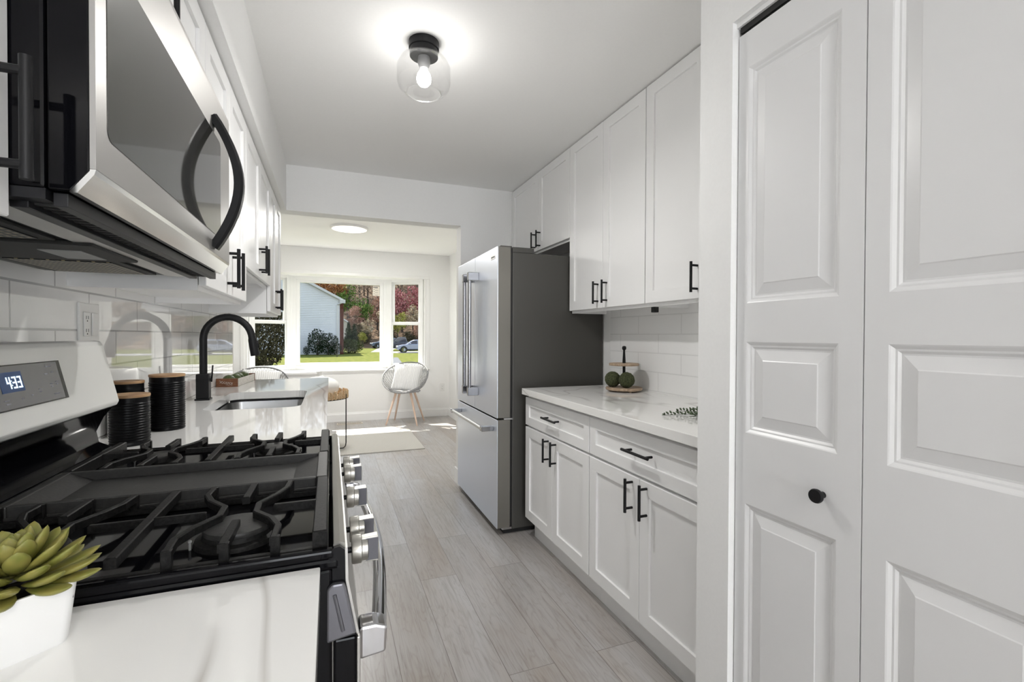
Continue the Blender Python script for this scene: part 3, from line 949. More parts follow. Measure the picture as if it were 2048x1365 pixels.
MB().tube([(FX, FY - .0, CT + .095), (FX + .034, FY + .012, CT + .095)], .007, 10).tube([(FX + .031, FY + .011, CT + .085), (FX + .036, FY + .013, CT + .165)], .0035, 8).build('lever', 'black', t_)

# ================================================================== RANGE
RY0, RY1 = .687, 1.464
RYC = (RY0 + RY1) / 2
t_ = rng = thing('gas_range', 'stainless gas range with black cooktop between the left worktops', 'range', (-.31, RYC, 0))
MB().box(-.60, .002, RY0, RY1, .09, .905, .004).build('body', 'enamel', t_)
MB().box(-.58, -.06, RY0 + .02, RY1 - .02, 0, .09).build('plinth', 'dark', t_)
# cooktop tray with raised rounded lip
ct = MB()
ct.box(-.60, .012, RY0 - .003, RY1 + .003, .905, .921, .005)
lip = [(.012, .904), (.0185, .908), (.0185, .930), (.012, .936), (.003, .934), (-.002, .928), (-.003, .921)]
ct.prism(lip, RY0 - .002, RY1 + .002, 'Y')
MB().prism([(.003, .932), (.004, .9375), (.012, .9395), (.018, .937), (.0195, .930), (.0195, .92), (.003, .92)], RY0 + .006, RY1, 'Y').build('front_lip', 'lipsteel', t_, label='polished front edge of the cooktop')
for ya, yb in ((RY0 - .003, RY0 + .010), (RY1 - .010, RY1 + .003)):
    ct.box(-.56, .006, ya, yb, .919, .934, .005, 3)
ct.box(-.60, -.510, RY0 - .003, RY1 + .003, .919, .943, .006, 3)
ct.build('cooktop', 'enamel', t_)
# control panel carrying the knobs
MB().prism([(.0190, .930), (.0222, .930), (.0232, .885), (.0375, .806), (.0345, .806), (.0195, .885)], RY0 + .004, RY1 - .004, 'Y').build('control_panel', 'steel', t_)
MB().prism([(.002, .912), (.0185, .909), (.0190, .885), (.0340, .806), (.002, .806)], RY0 + .002, RY1 - .002, 'Y').build('panel_backing', 'enamel', t_)
# side end cap with a groove
ec = MB().prism([(-.005, .880), (.002, .886), (.017, .886), (.020, .878), (.0335, .812), (-.005, .806)], RY0 - .006, RY0 + .004, 'Y', bev=.003)
ec.tube([(.005, RY0 - .006, .872), (.016, RY0 - .006, .820)], .0026, 8)
ec.build('end_cap', 'endcap', t_, label='grey metal end cap on the range side')
# oven door, drawer
od = MB().box(.0345, .0395, RY0 + .006, RY1 - .006, .26, .800, .0015).build('oven_door', 'steel', t_)
MB().box(.004, .0342, RY0 + .004, RY1 - .004, .262, .803, .003).build('door_frame', 'enamel', od)
MB().box(.0385, .0412, RY0 + .10, RY1 - .10, .40, .70, .002).build('oven_glass', 'mwglass', od)
hp = []
for k in range(17):
    u = k / 16
    y = RY0 + .025 + u * (RY1 - RY0 - .05)
    hp.append((.066 + .026 * math.sin(PI * u), y, .788))
hb = MB().tube(hp, .0115, 14)
for y in (RY0 + .035, RY1 - .035):
    hb.prism([(.039, .758), (.076, .762), (.078, .800), (.062, .806), (.039, .806)], y - .018, y + .018, 'Y', bev=.004)
hb.build('handle', 'chrome', od, label='bowed polished handle on the oven door')
MB().box(.004, .040, RY0 + .006, RY1 - .006, .10, .252, .004).build('storage_drawer', 'steel', t_)
# knobs
def knob(y):
    """skirted cylinder with a tall thin grip whose flat cheeks are grey"""
    c = (.0235, y, .876)
    kn = MB().lathe([(0, .0085), (.0205, .0085), (.0215, .009), (.0225, .011), (.0225, .023), (.0195, .0245), (.0190, .033), (.0175, .034), (0, .034)], c, 32, axis=(1, 0, 0)).build('knob', 'knobsteel', rng, label='stainless burner knob')
    MB().lathe([(0, -.001), (.005, -.001), (.005, .0084), (0, .0084)], c, 16, axis=(1, 0, 0)).build('stem', 'black', kn, label='black knob stem')
    g_ = MB().prism([(.047, .857), (.0735, .855), (.0755, .876), (.0735, .897), (.047, .895)], y - .0085, y + .0085, 'Y', bev=.0012)
    gr_ = g_.build('grip', 'knobsteel', kn)
    ch = MB()
    for s_ in (-1, 1):
        ch.box(.054, .0735, y + s_ * .0085 - .0006, y + s_ * .0085 + .0006, .858, .894, .0004)
    ch.build('grip_cheek', 'knobface', kn, label='grey cheek of the knob grip')
for y in (.807, .892, 1.073, 1.256, 1.341):
    knob(y)
# burners
def burner(x, y, r, oval=1.0):
    b = MB().lathe([(0, .921), (r * 1.25, .921), (r * 1.2, .927), (r * 1.02, .929), (r * .98, .935), (0, .935)], (0, 0, 0), 36)
    for v in b.bm.verts:
        v.co = Vector((x + v.co.x, y + v.co.y * oval, v.co.z))
    bo = b.build('burner', 'iron', rng)
    c = MB().lathe([(0, .9352), (r * .98, .9352), (r, .938), (r * .97, .9425), (r * .8, .944), (0, .9445)], (0, 0, 0), 36)
    for v in c.bm.verts:
        v.co = Vector((x + v.co.x, y + v.co.y * oval, v.co.z))
    c.build('burner_cap', 'griddle', bo)
    MB().tube([(x - r * 1.22, y - r * .5, .921), (x - r * 1.22, y - r * .5, .932)], .0016, 8).ico((x - r * 1.22, y - r * .5, .933), .0026, 2).build('igniter', 'socket', bo)
for x, y, r in ((-.130, .805, .046), (-.378, .815, .036), (-.130, 1.345, .040), (-.378, 1.340, .036)):
    burner(x, y, r)
# continuous grates: a fingered grate each side of the griddle
def smooth(pts, n=1):
    for _ in range(n):
        q = [pts[0]]
        for a, b in zip(pts, pts[1:]):
            q.append((a[0] * .75 + b[0] * .25, a[1] * .75 + b[1] * .25))
            q.append((a[0] * .25 + b[0] * .75, a[1] * .25 + b[1] * .75))
        q.append(pts[-1])
        pts = q
    return pts
GZ0, GZ1 = .943, .955
def grate(ya, yb):
    gr = MB()
    L = yb - ya
    Y = lambda v: ya + (v - .700) * L / .272
    def rb(p, w=.0095, z0=GZ0, z1=GZ1):
        gr.ribbon([(x, Y(y)) for x, y in p], w, z0, z1)
    rb([(-.014, .700), (-.014, .972)], .019, .930)
    rb([(-.488, .700), (-.488, .972)], .015, .930)
    gr.box(-.494, -.006, Y(.700), Y(.700) + .009, .922, .932, .001)
    gr.box(-.494, -.006, Y(.972) - .009, Y(.972), .922, .932, .001)
    rb([(-.250, .702), (-.250, .970)], .013, .941)
    gr.ribbon([(-.322, Y(.838)), (-.178, Y(.838))], .008, .943, .9544)
    for cx in (-.130, -.370):
        rb(smooth([(cx - .063, .973), (cx - .066, .915), (cx - .014, .838), (cx - .066, .757), (cx - .063, .700)]))
        rb(smooth([(cx + .061, .973), (cx + .056, .915), (cx + .010, .836), (cx + .060, .763), (cx + .058, .700)]))
        rb([(cx, .972), (cx - .002, .890)], .011)
        rb([(cx, .788), (cx - .002, .700)], .011)
        # lowered feet where fingers meet the rim
        for dx in (-.063, 0, .060):
            for yy in (.7045, .9675):
                gr.box(cx + dx - .006, cx + dx + .006, Y(yy) - .0045, Y(yy) + .0045, .922, .9545, .001)
    rb([(-.085, .838), (-.020, .838)], .009)
    rb([(-.415, .838), (-.482, .838)], .009)
    for x in (-.014, -.488):
        for y in (.712, .958):
            gr.box(x - .008, x + .008, Y(y) - .008, Y(y) + .008, .921, .940, .001)
    return gr.build('grate', 'iron', rng)
grate(.702, .972)
grate(1.186, 1.456)
gd = MB()
gd.box(-.492, -.006, .976, 1.182, .926, .936, .002)
gd.box(-.492, -.478, .976, 1.182, .934, .9535, .002).box(-.026, -.006, .976, 1.182, .934, .9545, .002)
gd.box(-.478, -.026, .976, .986, .934, .9535, .002).box(-.478, -.026, 1.172, 1.182, .934, .9535, .002)
gd.prism([(-.440, .9364), (-.4775, .9515), (-.4775, .9364)], .986, 1.172, 'Y')
gd.prism([(-.070, .9364), (-.0265, .9480), (-.0265, .9364)], .986, 1.172, 'Y')
gd.build('griddle', 'griddle', t_, label='flat dark griddle plate between the grates')
# backguard
BGX = lambda z: -.497 - (z - 1.055) * .225
bgp = [(-.640, .93), (-.640, 1.20), (BGX(1.200) - .02, 1.212), (BGX(1.205), 1.208), (-.497, 1.062), (-.503, 1.052), (-.540, 1.046)]
bgp = bgp + [(-.552, .99), (-.553, .945), (-.545, .93)]
bg = MB().prism([(-.640, .93), (-.640, 1.045), (-.512, 1.045), (-.530, 1.02), (-.545, .985), (-.540, .958), (-.515, .945), (-.515, .93)], RY0, RY1, 'Y', smooth=True).build('backguard', 'enamel', t_)
gp = MB().prism([(-.640, 1.046), (-.640, 1.203), (BGX(1.205) - .016, 1.212), (BGX(1.205) - .004, 1.209), (BGX(1.200), 1.200), (-.4975, 1.060), (-.502, 1.050), (-.512, 1.046)], RY0 + .004, RY1 - .002, 'Y', bev=.0025)
gp.build('backguard_panel', 'satin', bg, label='satin stainless console panel')
def on_guard(y, z, out=0.0):
    return Vector((BGX(z) + out * .976, y, z + out * .22))
def guard_box(y0, y1, z0, z1, o0, o1, mb):
    vs = [on_guard(y, z, o) for o in (o0, o1) for y in (y0, y1) for z in (z0, z1)]
    mb.sheet([tuple(v) for v in vs], [(0, 1, 3, 2), (4, 6, 7, 5), (0, 4, 5, 1), (2, 3, 7, 6), (0, 2, 6, 4), (1, 5, 7, 3)], smooth=False)
    return mb
dsp = guard_box(.885, 1.236, 1.096, 1.173, 0.0005, .0016, MB()).build('display_rim', 'enamel', bg)
guard_box(.889, 1.221, 1.0985, 1.1708, .0017, .0026, MB()).build('display', 'panelglass', dsp)
guard_box(1.036, 1.099, 1.1255, 1.1605, .0027, .0032, MB()).build('clock', 'clock', dsp)
dg = MB()
SEG = {'4': 'fgbc', '3': 'abgcd'}
def digit(ch, y0, z0, w, h):
    k = .0028
    segs = {'a': (y0, y0 + w, z0 + h - k, z0 + h), 'g': (y0, y0 + w, z0 + h / 2 - k / 2, z0 + h / 2 + k / 2), 'd': (y0, y0 + w, z0, z0 + k),
            'f': (y0, y0 + k, z0 + h / 2, z0 + h), 'e': (y0, y0 + k, z0, z0 + h / 2), 'b': (y0 + w - k, y0 + w, z0 + h / 2, z0 + h), 'c': (y0 + w - k, y0 + w, z0, z0 + h / 2)}
    for s_ in SEG[ch]:
        guard_box(*segs[s_], .0033, .0038, dg)
digit('4', 1.053, 1.1315, .0105, .0205)
digit('3', 1.0685, 1.1315, .0105, .0205)
digit('3', 1.0825, 1.1315, .0105, .0205)
guard_box(1.0652, 1.0670, 1.1365, 1.1385, .0033, .0038, dg)
guard_box(1.0652, 1.0670, 1.144, 1.146, .0033, .0038, dg)
dg.build('clock_digits', 'digit', dsp, label='4:33 in white digits')
mk = MB()
for y, z, w in ((1.18, 1.162, .020), (1.170, 1.148, .010), (1.194, 1.150, .008), (1.138, 1.122, .012), (1.139, 1.117, .008), (1.180, 1.128, .010), (1.181, 1.123, .008), (1.20, 1.131, .011), (1.201, 1.126, .007), (1.185, 1.108, .020), (1.112, 1.114, .006), (1.082, 1.111, .006), (1.035, 1.112, .014), (1.037, 1.106, .012)):
    guard_box(y, y + w, z, z + .0022, .0027, .0031, mk)
mk.build('display_marks', 'mark', dsp)

# ================================================================== MICROWAVE
MY0, MY1 = .674, 1.444
t_ = mw = thing('microwave', 'over the range stainless microwave with bowed black handle', 'microwave', (-.45, RYC, 1.385))
MB().box(XW + .015, -.2945, MY0, MY1, 1.392, 1.800, .004).prism([(-.2925, 1.800), (-.2545, 1.800), (-.2545, 1.414), (-.272, 1.391), (-.2925, 1.391)], MY0, MY1 - .002, 'Y', bev=.002).build('body', 'enamel', t_)
dpf = [(-.2543, 1.800), (-.250, 1.800), (-.2485, 1.79), (-.2485, 1.4185), (-.2543, 1.4185)]
dr = MB().prism(dpf, MY0, MY1 - .002, 'Y').build('door', 'mwsteel', t_)
M['brightsteel'] = mat('polished_steel_edge', (.78, .78, .77), .13, metal=1.0)
MB().prism([(-.2485, 1.4180), (-.2502, 1.412), (-.266, 1.3895), (-.272, 1.389), (-.273, 1.3905), (-.2543, 1.4160), (-.2543, 1.4180)], MY0, MY1 - .002, 'Y').build('lower_trim', 'brightsteel', dr)
tb = bmesh.new()
rr_ = rrect(.7035, 1.335, 1.464, 1.698, .014)
A_ = [tb.verts.new((-.2478, y, z)) for y, z in rr_]
tb.faces.new(A_)
bmesh.ops.recalc_face_normals(tb, faces=tb.faces[:])
ex = bmesh.ops.extrude_face_region(tb, geom=tb.faces[:])
for v in ex['geom']:
    if isinstance(v, bmesh.types.BMVert):
        v.co.x -= .003
bmesh.ops.recalc_face_normals(tb, faces=tb.faces[:])
wb = MB()
wb._take(tb)
wb.build('door_window', 'mwglass', dr)
hpts = []
for k in range(21):
    u = k / 20
    z = 1.430 + u * .302
    hpts.append((-.247 + .052 * math.sin(PI * u) ** .9, 1.262, z))
hm = MB()
tb = bmesh.new()
prev = None
for i, p in enumerate(hpts):
    p = Vector(p)
    d = (Vector(hpts[min(i + 1, 20)]) - Vector(hpts[max(i - 1, 0)])).normalized()
    n_ = Vector((d.z, 0, -d.x))
    ring = [tb.verts.new(p + n_ * a + Vector((0, b, 0))) for a, b in ((-.010, -.015), (.004, -.016), (.009, -.010), (.009, .010), (.004, .016), (-.010, .015))]
    if prev:
        for k in range(6):
            f = tb.faces.new((prev[k], prev[(k + 1) % 6], ring[(k + 1) % 6], ring[k]))
            f.smooth = False
    else:
        tb.faces.new(ring[::-1])
    prev = ring
tb.faces.new(prev)
bmesh.ops.recalc_face_normals(tb, faces=tb.faces[:])
hm._take(tb)
hm.build('handle', 'black', dr, label='bowed black door handle')
# underside: pan, vent lip, filters, lamp lens
up_ = MB().box(XW + .016, -.295, MY0 + .002, MY1 - .002, 1.380, 1.392)
up_.box(-.292, -.278, MY0 + .01, MY1 - .01, 1.374, 1.390, .001).box(-.335, -.318, MY0 + .02, MY1 - .02, 1.372, 1.3805, .001)
un = up_.build('underside', 'mwunder', t_)
M['fmesh'], _, _ = brick_mat('filter_mesh', 'Y', 'X', .016, .012, 0, 0, (.30, .25, .15), (.42, .35, .20), (.01, .01, .01), .0035, .4, bump=.8)
nt_, b__ = nodes_of(M['fmesh'])
b__.inputs['Metallic'].default_value = .8
for ya, yb in ((MY0 + .04, MY0 + .27), (MY1 - .27, MY1 - .04)):
    f_ = MB().box(-.60, -.40, ya, yb, 1.375, 1.3805, .001).build('filter_frame', 'dark', un)
    MB().box(-.585, -.415, ya + .015, yb - .015, 1.3735, 1.3752).build('grease_filter', 'fmesh', un)
MB().box(-.60, -.36, MY0 + .285, MY1 - .285, 1.372, 1.3805, .003).build('lamp_housing', 'dark', un)
MB().box(-.46, -.40, RYC - .05, RYC + .05, 1.3705, 1.3722, .0005).build('lamp_lens', 'socket', un)
for y in (MY0 + .03, RYC, MY1 - .03):
    pass
MB().box(-.385, -.338, MY0 + .015, MY1 - .015, 1.3765, 1.3802, .001).build('front_strip', 'steel', un, label='bare metal strip on the underside')
sl = MB()
for k in range(40):
    y = MY0 + .03 + k * (MY1 - MY0 - .06) / 39
    sl.box(-.316, -.295, y - .003, y + .003, 1.3775, 1.3815)
sl.build('vent_slots', 'dark', un)

mw.location.x -= .005
mw.location.y += .010

# ================================================================== FRIDGE
t_ = fr = thing('refrigerator', 'french door stainless refrigerator with dark grey sides', 'refrigerator', (1.36, 3.16, 0))
FY0, FY1 = 2.690, 3.632
MB().box(1.045, 1.690, FY0 + .004, FY1 - .004, .03, 1.742, .006).build('body', 'fridgeside', t_)
MB().box(1.00, 1.60, FY0 + .03, FY1 - .03, 0, .035).build('kick_plate', 'dark', t_)
for a, b in ((FY0, 3.1585), (3.1635, FY1)):
    d = MB().box(.945, .951, a, b, .722, 1.772, .0025, 3).build('door', 'steel2', t_)
    MB().box(.9505, 1.032, a + .0006, b - .0006, .7226, 1.7714, .003).build('door_edge', 'dooredge', d, label='dark grey steel edge of the door')
    ys = 3.095 if a == FY0 else 3.227
    hx = .885
    hh = MB().tube([(hx, ys, .862), (hx, ys, 1.615)], .0125, 16)
    hh.build('handle', 'handlesteel', d, label='tall tubular door handle')
    for z in (.845, 1.632):
        MB().box(hx - .014, .946, ys - .0145, ys + .0145, z - .028, z + .028, .003).build('handle_bracket', 'handlesteel', d)
# badge plate, upper corner of the near door
fd = [c for c in fr.children if c.name.startswith('door')][0]
bd = MB().box(.9425, .946, 2.735, 2.812, 1.702, 1.728, .001).build('badge', 'steel', fd)
bp_ = MB()
for k in range(7):
    bp_.box(.9415, .9428, 2.742 + k * .0093, 2.742 + k * .0093 + .0062, 1.711, 1.719)
bp_.build('badge_letters', 'fridgeside', fd)
dr = MB().box(.945, .951, FY0, FY1, .045, .712, .0025, 3).build('freezer_drawer', 'steel2', t_)
MB().box(.9505, 1.032, FY0 + .0006, FY1 - .0006, .0456, .7114, .003).build('drawer_edge', 'dooredge', dr, label='dark grey steel edge of the freezer drawer')
hh = MB().tube([(.880, FY0 + .075, .648), (.880, FY1 - .075, .648)], .0125, 16)
hh.build('handle', 'steel', dr, label='horizontal tubular freezer handle')
for y in (FY0 + .09, FY1 - .09):
    MB().box(.868, .946, y - .022, y + .022, .634, .662, .003).build('handle_bracket', 'handlesteel', dr)
MB().box(1.033, 1.044, FY0 + .006, FY1 - .006, .05, 1.765).build('gasket', 'dark', t_)
for y in (FY0 + .06, FY1 - .06):
    MB().box(1.045, 1.19, y - .055, y + .055, 1.741, 1.775, .004).box(.975, 1.05, y - .030, y + .030, 1.771, 1.783, .002).build('hinge_cover', 'fridgeside', t_)
MB().box(.99, 1.05, FY0 + .002, FY0 + .05, .711, .722, .001).build('middle_hinge', 'chrome', t_)
MB().box(.985, 1.06, FY0 + .01, FY0 + .06, .030, .044, .002).build('foot', 'chrome', t_)

# ================================================================== LIGHT FIXTURES
LX, LY = .363, 1.966
t_ = thing('ceiling_lamp', 'semi flush ceiling lamp with clear glass shade and black canopy', 'ceiling lamp', (LX, LY, H))
MB().lathe([(0, H), (.062, H), (.062, H - .030), (.058, H - .032), (.058, H - .060), (.055, H - .062), (0, H - .062)], (LX, LY, 0), 40).build('canopy', 'black', t_)
MB().lathe([(.024, H - .060), (.026, H - .085), (.022, H - .098), (.016, H - .108), (0, H - .108)], (LX, LY, 0), 24).build('socket', 'socket', t_)
MB().lathe([(.058, H - .062), (.075, H - .064), (.100, H - .080), (.110, H - .105), (.110, H - .165), (.104, H - .186), (.085, H - .205), (.072, H - .212), (.070, H - .210), (.083, H - .202), (.101, H - .184), (.1075, H - .165), (.1075, H - .106), (.098, H - .083), (.074, H - .067), (.058, H - .065)], (LX, LY, 0), 64).build('glass_shade', 'shade', t_)
M['rimglass'] = glass('glass_rim', (.98, .98, .98), 1.0, .15, .16)
MB().tube([(LX + .0705 * math.cos(2 * PI * k / 48), LY + .0705 * math.sin(2 * PI * k / 48), H - .211) for k in range(48)], .0026, 8, closed=True).build('shade_rim', 'rimglass', t_)
MB().lathe([(.0, H - .106), (.013, H - .106), (.015, H - .116), (.026, H - .132), (.0305, H - .150), (.028, H - .166), (.018, H - .178), (0, H - .182)], (LX, LY, 0), 32).build('bulb', 'bulb', t_)
light('POINT', 'bulb_glow', (LX, LY, H - .255), 3.2, (1, .98, .95), shadow_soft_size=.03)
light('AREA', 'bulb_light', (LX, LY, H - .262), 10, (1, .985, .96), shape='DISK', size=.07)

t_ = thing('flush_light', 'round flush led disc on the dining ceiling', 'ceiling light', (.20, 5.62, H))
MB().lathe([(0, H), (.205, H), (.205, H - .020), (.198, H - .026), (.186, H - .026), (.186, H - .018), (0, H - .018)], (.20, 5.62, 0), 64).build('rim', 'trim', t_)
MB().lathe([(0, H - .0185), (.185, H - .0185), (.185, H - .024), (0, H - .0275)], (.20, 5.62, 0), 64).build('diffuser', 'litdisc', t_)
fl = light('AREA', 'flush_light_glow', (.20, 5.62, H - .032), 28, (1, .98, .95), shape='DISK', size=.36)

t2 = thing('flush_light', 'round flush led disc on the ceiling behind the photographer', 'ceiling light', (.35, -1.8, H))
for c in [o for o in COL.objects if o.parent is not None and o.parent.name == 'flush_light']:
    q = c.copy()
    COL.objects.link(q)
    q.parent = t2
light('AREA', 'living_light_glow', (.35, -1.8, H - .032), 26, (1, .97, .93), shape='DISK', size=.36)  # added fill light; the copied disc only serves as its fixture

# ================================================================== ON THE WORKTOPS
def canister(x, y, r, h, label):
    t = thing('canister', label, 'canister', (x, y, CT), 'ribbed black canisters with wooden lids')
    pr = [(0, CT), (r * .96, CT), (r, CT + .004)]
    n = int((h - .03) / .0074)
    for k in range(n):
        z = CT + .010 + k * .0074
        pr += [(r * .965, z), (r, z + .0022), (r, z + .0048), (r * .965, z + .0070)]
    pr += [(r * .97, CT + h - .014), (r * .97, CT + h - .008), (0, CT + h - .008)]
    MB().lathe(pr, (x, y, 0), 48).build('jar', 'canister', t)
    MB().lathe([(0, CT + h - .0078), (r * .99, CT + h - .0078), (r * 1.0, CT + h - .006), (r * 1.0, CT + h - .001), (r * .985, CT + h), (0, CT + h)], (x, y, 0), 48).build('lid', 'wood', t, label='flat round wooden lid')
canister(-.505, 1.862, .050, .182, 'tallest ribbed black canister with wooden lid')
canister(-.534, 1.640, .0475, .143, 'lower ribbed black canister beside the range backguard')
canister(-.592, 1.800, .043, .168, 'ribbed black canister at the tile wall, behind the others')

# wooden crate of avocados
t_ = thing('wooden_crate', 'low whitewashed wooden crate with brown ends beside the sink', 'crate', (-.565, 3.45, CT))
ROT = Matrix.Rotation(-.07, 3, 'Z')
def crate_box(mb, x0, x1, y0, y1, z0, z1):
    r4 = Matrix.Translation((-.560, 3.445, 0)) @ Matrix.Rotation(-.09, 4, 'Z')
    return mb.box(x0, x1, y0, y1, z0, z1, .0015, rot=r4)
b_ = MB()
crate_box(b_, -.055, .055, -.20, .20, CT + .001, CT + .008)
crate_box(b_, .047, .056, -.20, .20, CT + .001, CT + .046)
crate_box(b_, -.056, -.047, -.20, .20, CT + .001, CT + .046)
b_.build('crate_side', 'boxwhite', t_)
b_ = MB()
crate_box(b_, -.058, .058, -.212, -.201, CT, CT + .050)
eb = b_.build('crate_end', 'boxbrown', t_, label='brown end board with white lettering')
b_ = MB()
crate_box(b_, -.058, .058, .201, .212, CT, CT + .050)
b_.build('crate_end', 'boxbrown', t_)
r4 = Matrix.Translation((-.560, 3.445, 0)) @ Matrix.Rotation(-.09, 4, 'Z')
wr = MB()
sq = []
for k in range(70):
    u = k / 69
    sq.append(r4 @ Vector((-.040 + .072 * u + .004 * math.sin(u * 44), -.2135, CT + .030 - .010 * u + .0075 * math.sin(u * 38 + 1) * (1 - .35 * u))))
wr.tube(sq, .0008, 5)
wr.tube([r4 @ Vector((-.005 + .035 * k / 12, -.2135, CT + .012 + .002 * math.sin(k))) for k in range(13)], .0007, 5)
wr.build('crate_script', 'boxwhite', t_)
for i, (y, x, lab) in enumerate(((-.155, -.004, 'green avocado at the near end of the crate'), (-.065, .006, 'second green avocado from the near end of the crate'), (.035, -.004, 'third green avocado from the near end of the crate'), (.130, .004, 'green avocado at the far end of the crate'))):
    c = r4 @ Vector((x, y, CT + .038))
    o = MB().ico((0, 0, 0), .034, 3, (1, 1.3, .88)).build('avocado', 'avocado')
    o.location = c
    o.rotation_euler = (0, 0, .3 * (-1) ** i)
    tag(o, lab, 'avocado', 'avocados in the crate')

# succulent in a white pot
px, py = -.293, .611
t_ = thing('succulent', 'yellow green succulent in a white square pot on the near worktop', 'plant', (px, py, CT))
pr4 = Matrix.Translation((px, py, 0)) @ Matrix.Rotation(math.radians(39), 4, 'Z')
pot = MB()
tb = bmesh.new()
rings = []
for hw, z, r in ((.031, CT, .008), (.033, CT + .004, .010), (.0380, CT + .058, .010), (.0380, CT + .062, .010), (.0355, CT + .062, .008), (.0345, CT + .050, .008)):
    rings.append([tb.verts.new(pr4 @ Vector((a, b, z))) for a, b in rrect(-hw, hw, -hw, hw, r, 5)])
for A, B in zip(rings, rings[1:]):
    for k in range(len(A)):
        f = tb.faces.new((A[k], A[(k + 1) % len(A)], B[(k + 1) % len(B)], B[k]))
        f.smooth = True
tb.faces.new(rings[0][::-1])
bmesh.ops.recalc_face_normals(tb, faces=tb.faces[:])
pot._take(tb)
pot.build('pot', 'ceramic', t_, label='white square ceramic pot')
MB().box(-.034, .034, -.034, .034, CT + .044, CT + .053, rot=pr4).build('soil', 'soil', t_)
lv = MB()
def succ_leaf(base, az, el, L, W, T):
    d = Vector((math.cos(az) * math.cos(el), math.sin(az) * math.cos(el), math.sin(el)))
    s_ = Vector((-math.sin(az), math.cos(az), 0))
    n_ = d.cross(s_)
    if n_.z < 0:
        n_ = -n_
    verts, faces = [], []
    NU, NV = 14, 12
    for i in range(NU + 1):
        u = i / NU
        w = W * max(.03, (.40 + .60 * math.sin(PI * min(1.0, .62 * u / .72))) * (1.0 if u < .68 else math.sqrt(max(0.0, 1 - ((u - .68) / .32) ** 1.7))))
        c = Vector(base) + d * L * u + n_ * (L * .14 * u * u)
        for k in range(NV):
            a = 2 * PI * k / NV
            verts.append(tuple(c + s_ * w * math.cos(a) + n_ * T * (w / W) * math.sin(a) * (1.0 if math.sin(a) < 0 else .55)))
    for i in range(NU):
        for k in range(NV):
            faces.append((i * NV + k, i * NV + (k + 1) % NV, (i + 1) * NV + (k + 1) % NV, (i + 1) * NV + k))
    faces.append(tuple(range(NV))[::-1])
    faces.append(tuple(NU * NV + k for k in range(NV)))
    lv.sheet(verts, faces)
cz = CT + .0605
for ring, (n, el, L, W, hz_, r0) in enumerate(((10, .04, .050, .0098, .002, .019), (11, .16, .052, .0100, .006, .015), (10, .38, .048, .0100, .012, .012), (9, .62, .043, .0098, .017, .009), (8, .88, .038, .0092, .022, .006), (6, 1.15, .032, .0082, .026, .004), (4, 1.42, .024, .0065, .029, .002))):
    for k in range(n):
        az = 2 * PI * (k + .5 * (ring % 2)) / n + ring * .21 + R.uniform(-.10, .10)
        succ_leaf((px + r0 * math.cos(az), py + r0 * math.sin(az), cz + hz_), az, el + R.uniform(-.09, .09), L * R.uniform(.88, 1.10), W, .0050)
lv.build('foliage', 'succ', t_, soft=True)

# tiered tray with two moss balls
TX, TY = 1.560, 2.262
t_ = thing('tiered_tray', 'two tier round wooden tray with black post on the right worktop', 'tray', (TX, TY, CT))
MB().lathe([(0, CT + .008), (.098, CT + .008), (.102, CT + .012), (.102, CT + .020), (.098, CT + .024), (0, CT + .024)], (TX, TY, 0), 48).build('lower_tier', 'paleoak', t_)
f_ = MB()
for k in range(3):
    a = 2.09 * k + .4
    f_ = MB()
    f_.lathe([(0, CT), (.008, CT), (.009, CT + .008), (0, CT + .008)], (TX + .075 * math.cos(a), TY + .075 * math.sin(a), 0), 12).build('foot', 'paleoak', t_)

MB().lathe([(0, 1.060), (.081, 1.060), (.084, 1.064), (.084, 1.070), (.081, 1.074), (0, 1.074)], (TX, TY, 0), 48).build('upper_tier', 'paleoak', t_)
MB().lathe([(.009, CT + .024), (.008, 1.060), (.009, 1.061), (.009, 1.085), (.006, 1.14), (.006, 1.148), (.010, 1.151), (.0125, 1.160), (.010, 1.169), (0, 1.173)], (TX, TY, 0), 24).build('post', 'black', t_)
for c, lab in (((TX - .062, TY + .020, CT + .0685), 'dark green moss ball on the left of the tray'), ((TX - .018, TY - .052, CT + .0685), 'dark green moss ball in front of the tray post')):
    o = MB().ico((0, 0, 0), .044, 4, jitter=.03, rnd=R).build('moss_ball', 'moss', soft=True)
    o.location = c
    tag(o, lab, 'moss ball', 'moss balls on the tray')

# green sprig lying at the pantry end of the worktop
sp = MB()
st_ = MB()
def sprig(p0, p1, n):
    p0, p1 = Vector(p0), Vector(p1)
    d = (p1 - p0)
    st_.tube([p0 + d * u + Vector((0, 0, .006 * math.sin(PI * u))) for u in (0, .25, .5, .75, 1)], .0011, 6)
    dn = d.normalized()
    sd = Vector((-dn.y, dn.x, 0))
    for k in range(n):
        u = k / n
        c = p0 + d * u + Vector((0, 0, .006 * math.sin(PI * u) + .002))
        for s_ in (-1, 1):
            q = c + (dn * .6 + sd * s_).normalized() * .009 + Vector((0, 0, R.uniform(0, .008)))
            rt = Vector((1, 0, 0)).rotation_difference((q - c).normalized()).to_matrix()
            tb = bmesh.new()
            bmesh.ops.create_icosphere(tb, subdivisions=1, radius=1)
            for v in tb.verts:
                v.co = q + rt @ Vector((v.co.x * .0088, v.co.y * .0042, v.co.z * .0028))
            sp._take(tb)
z = CT + .003
sprig((1.50, 1.36, z), (1.215, 1.505, z), 24)
sprig((1.47, 1.42, z), (1.315, 1.545, z + .004), 16)
sprig((1.46, 1.35, z), (1.275, 1.42, z + .006), 16)
sprig((1.52, 1.37, z), (1.41, 1.56, z + .004), 16)
t_ = thing('greenery_sprig', 'small leafed green sprig lying on the right worktop', 'sprig', (1.37, 1.45, CT))
st_.build('stem', 'sprig', t_)
sp.build('leaves', 'sprig', t_)

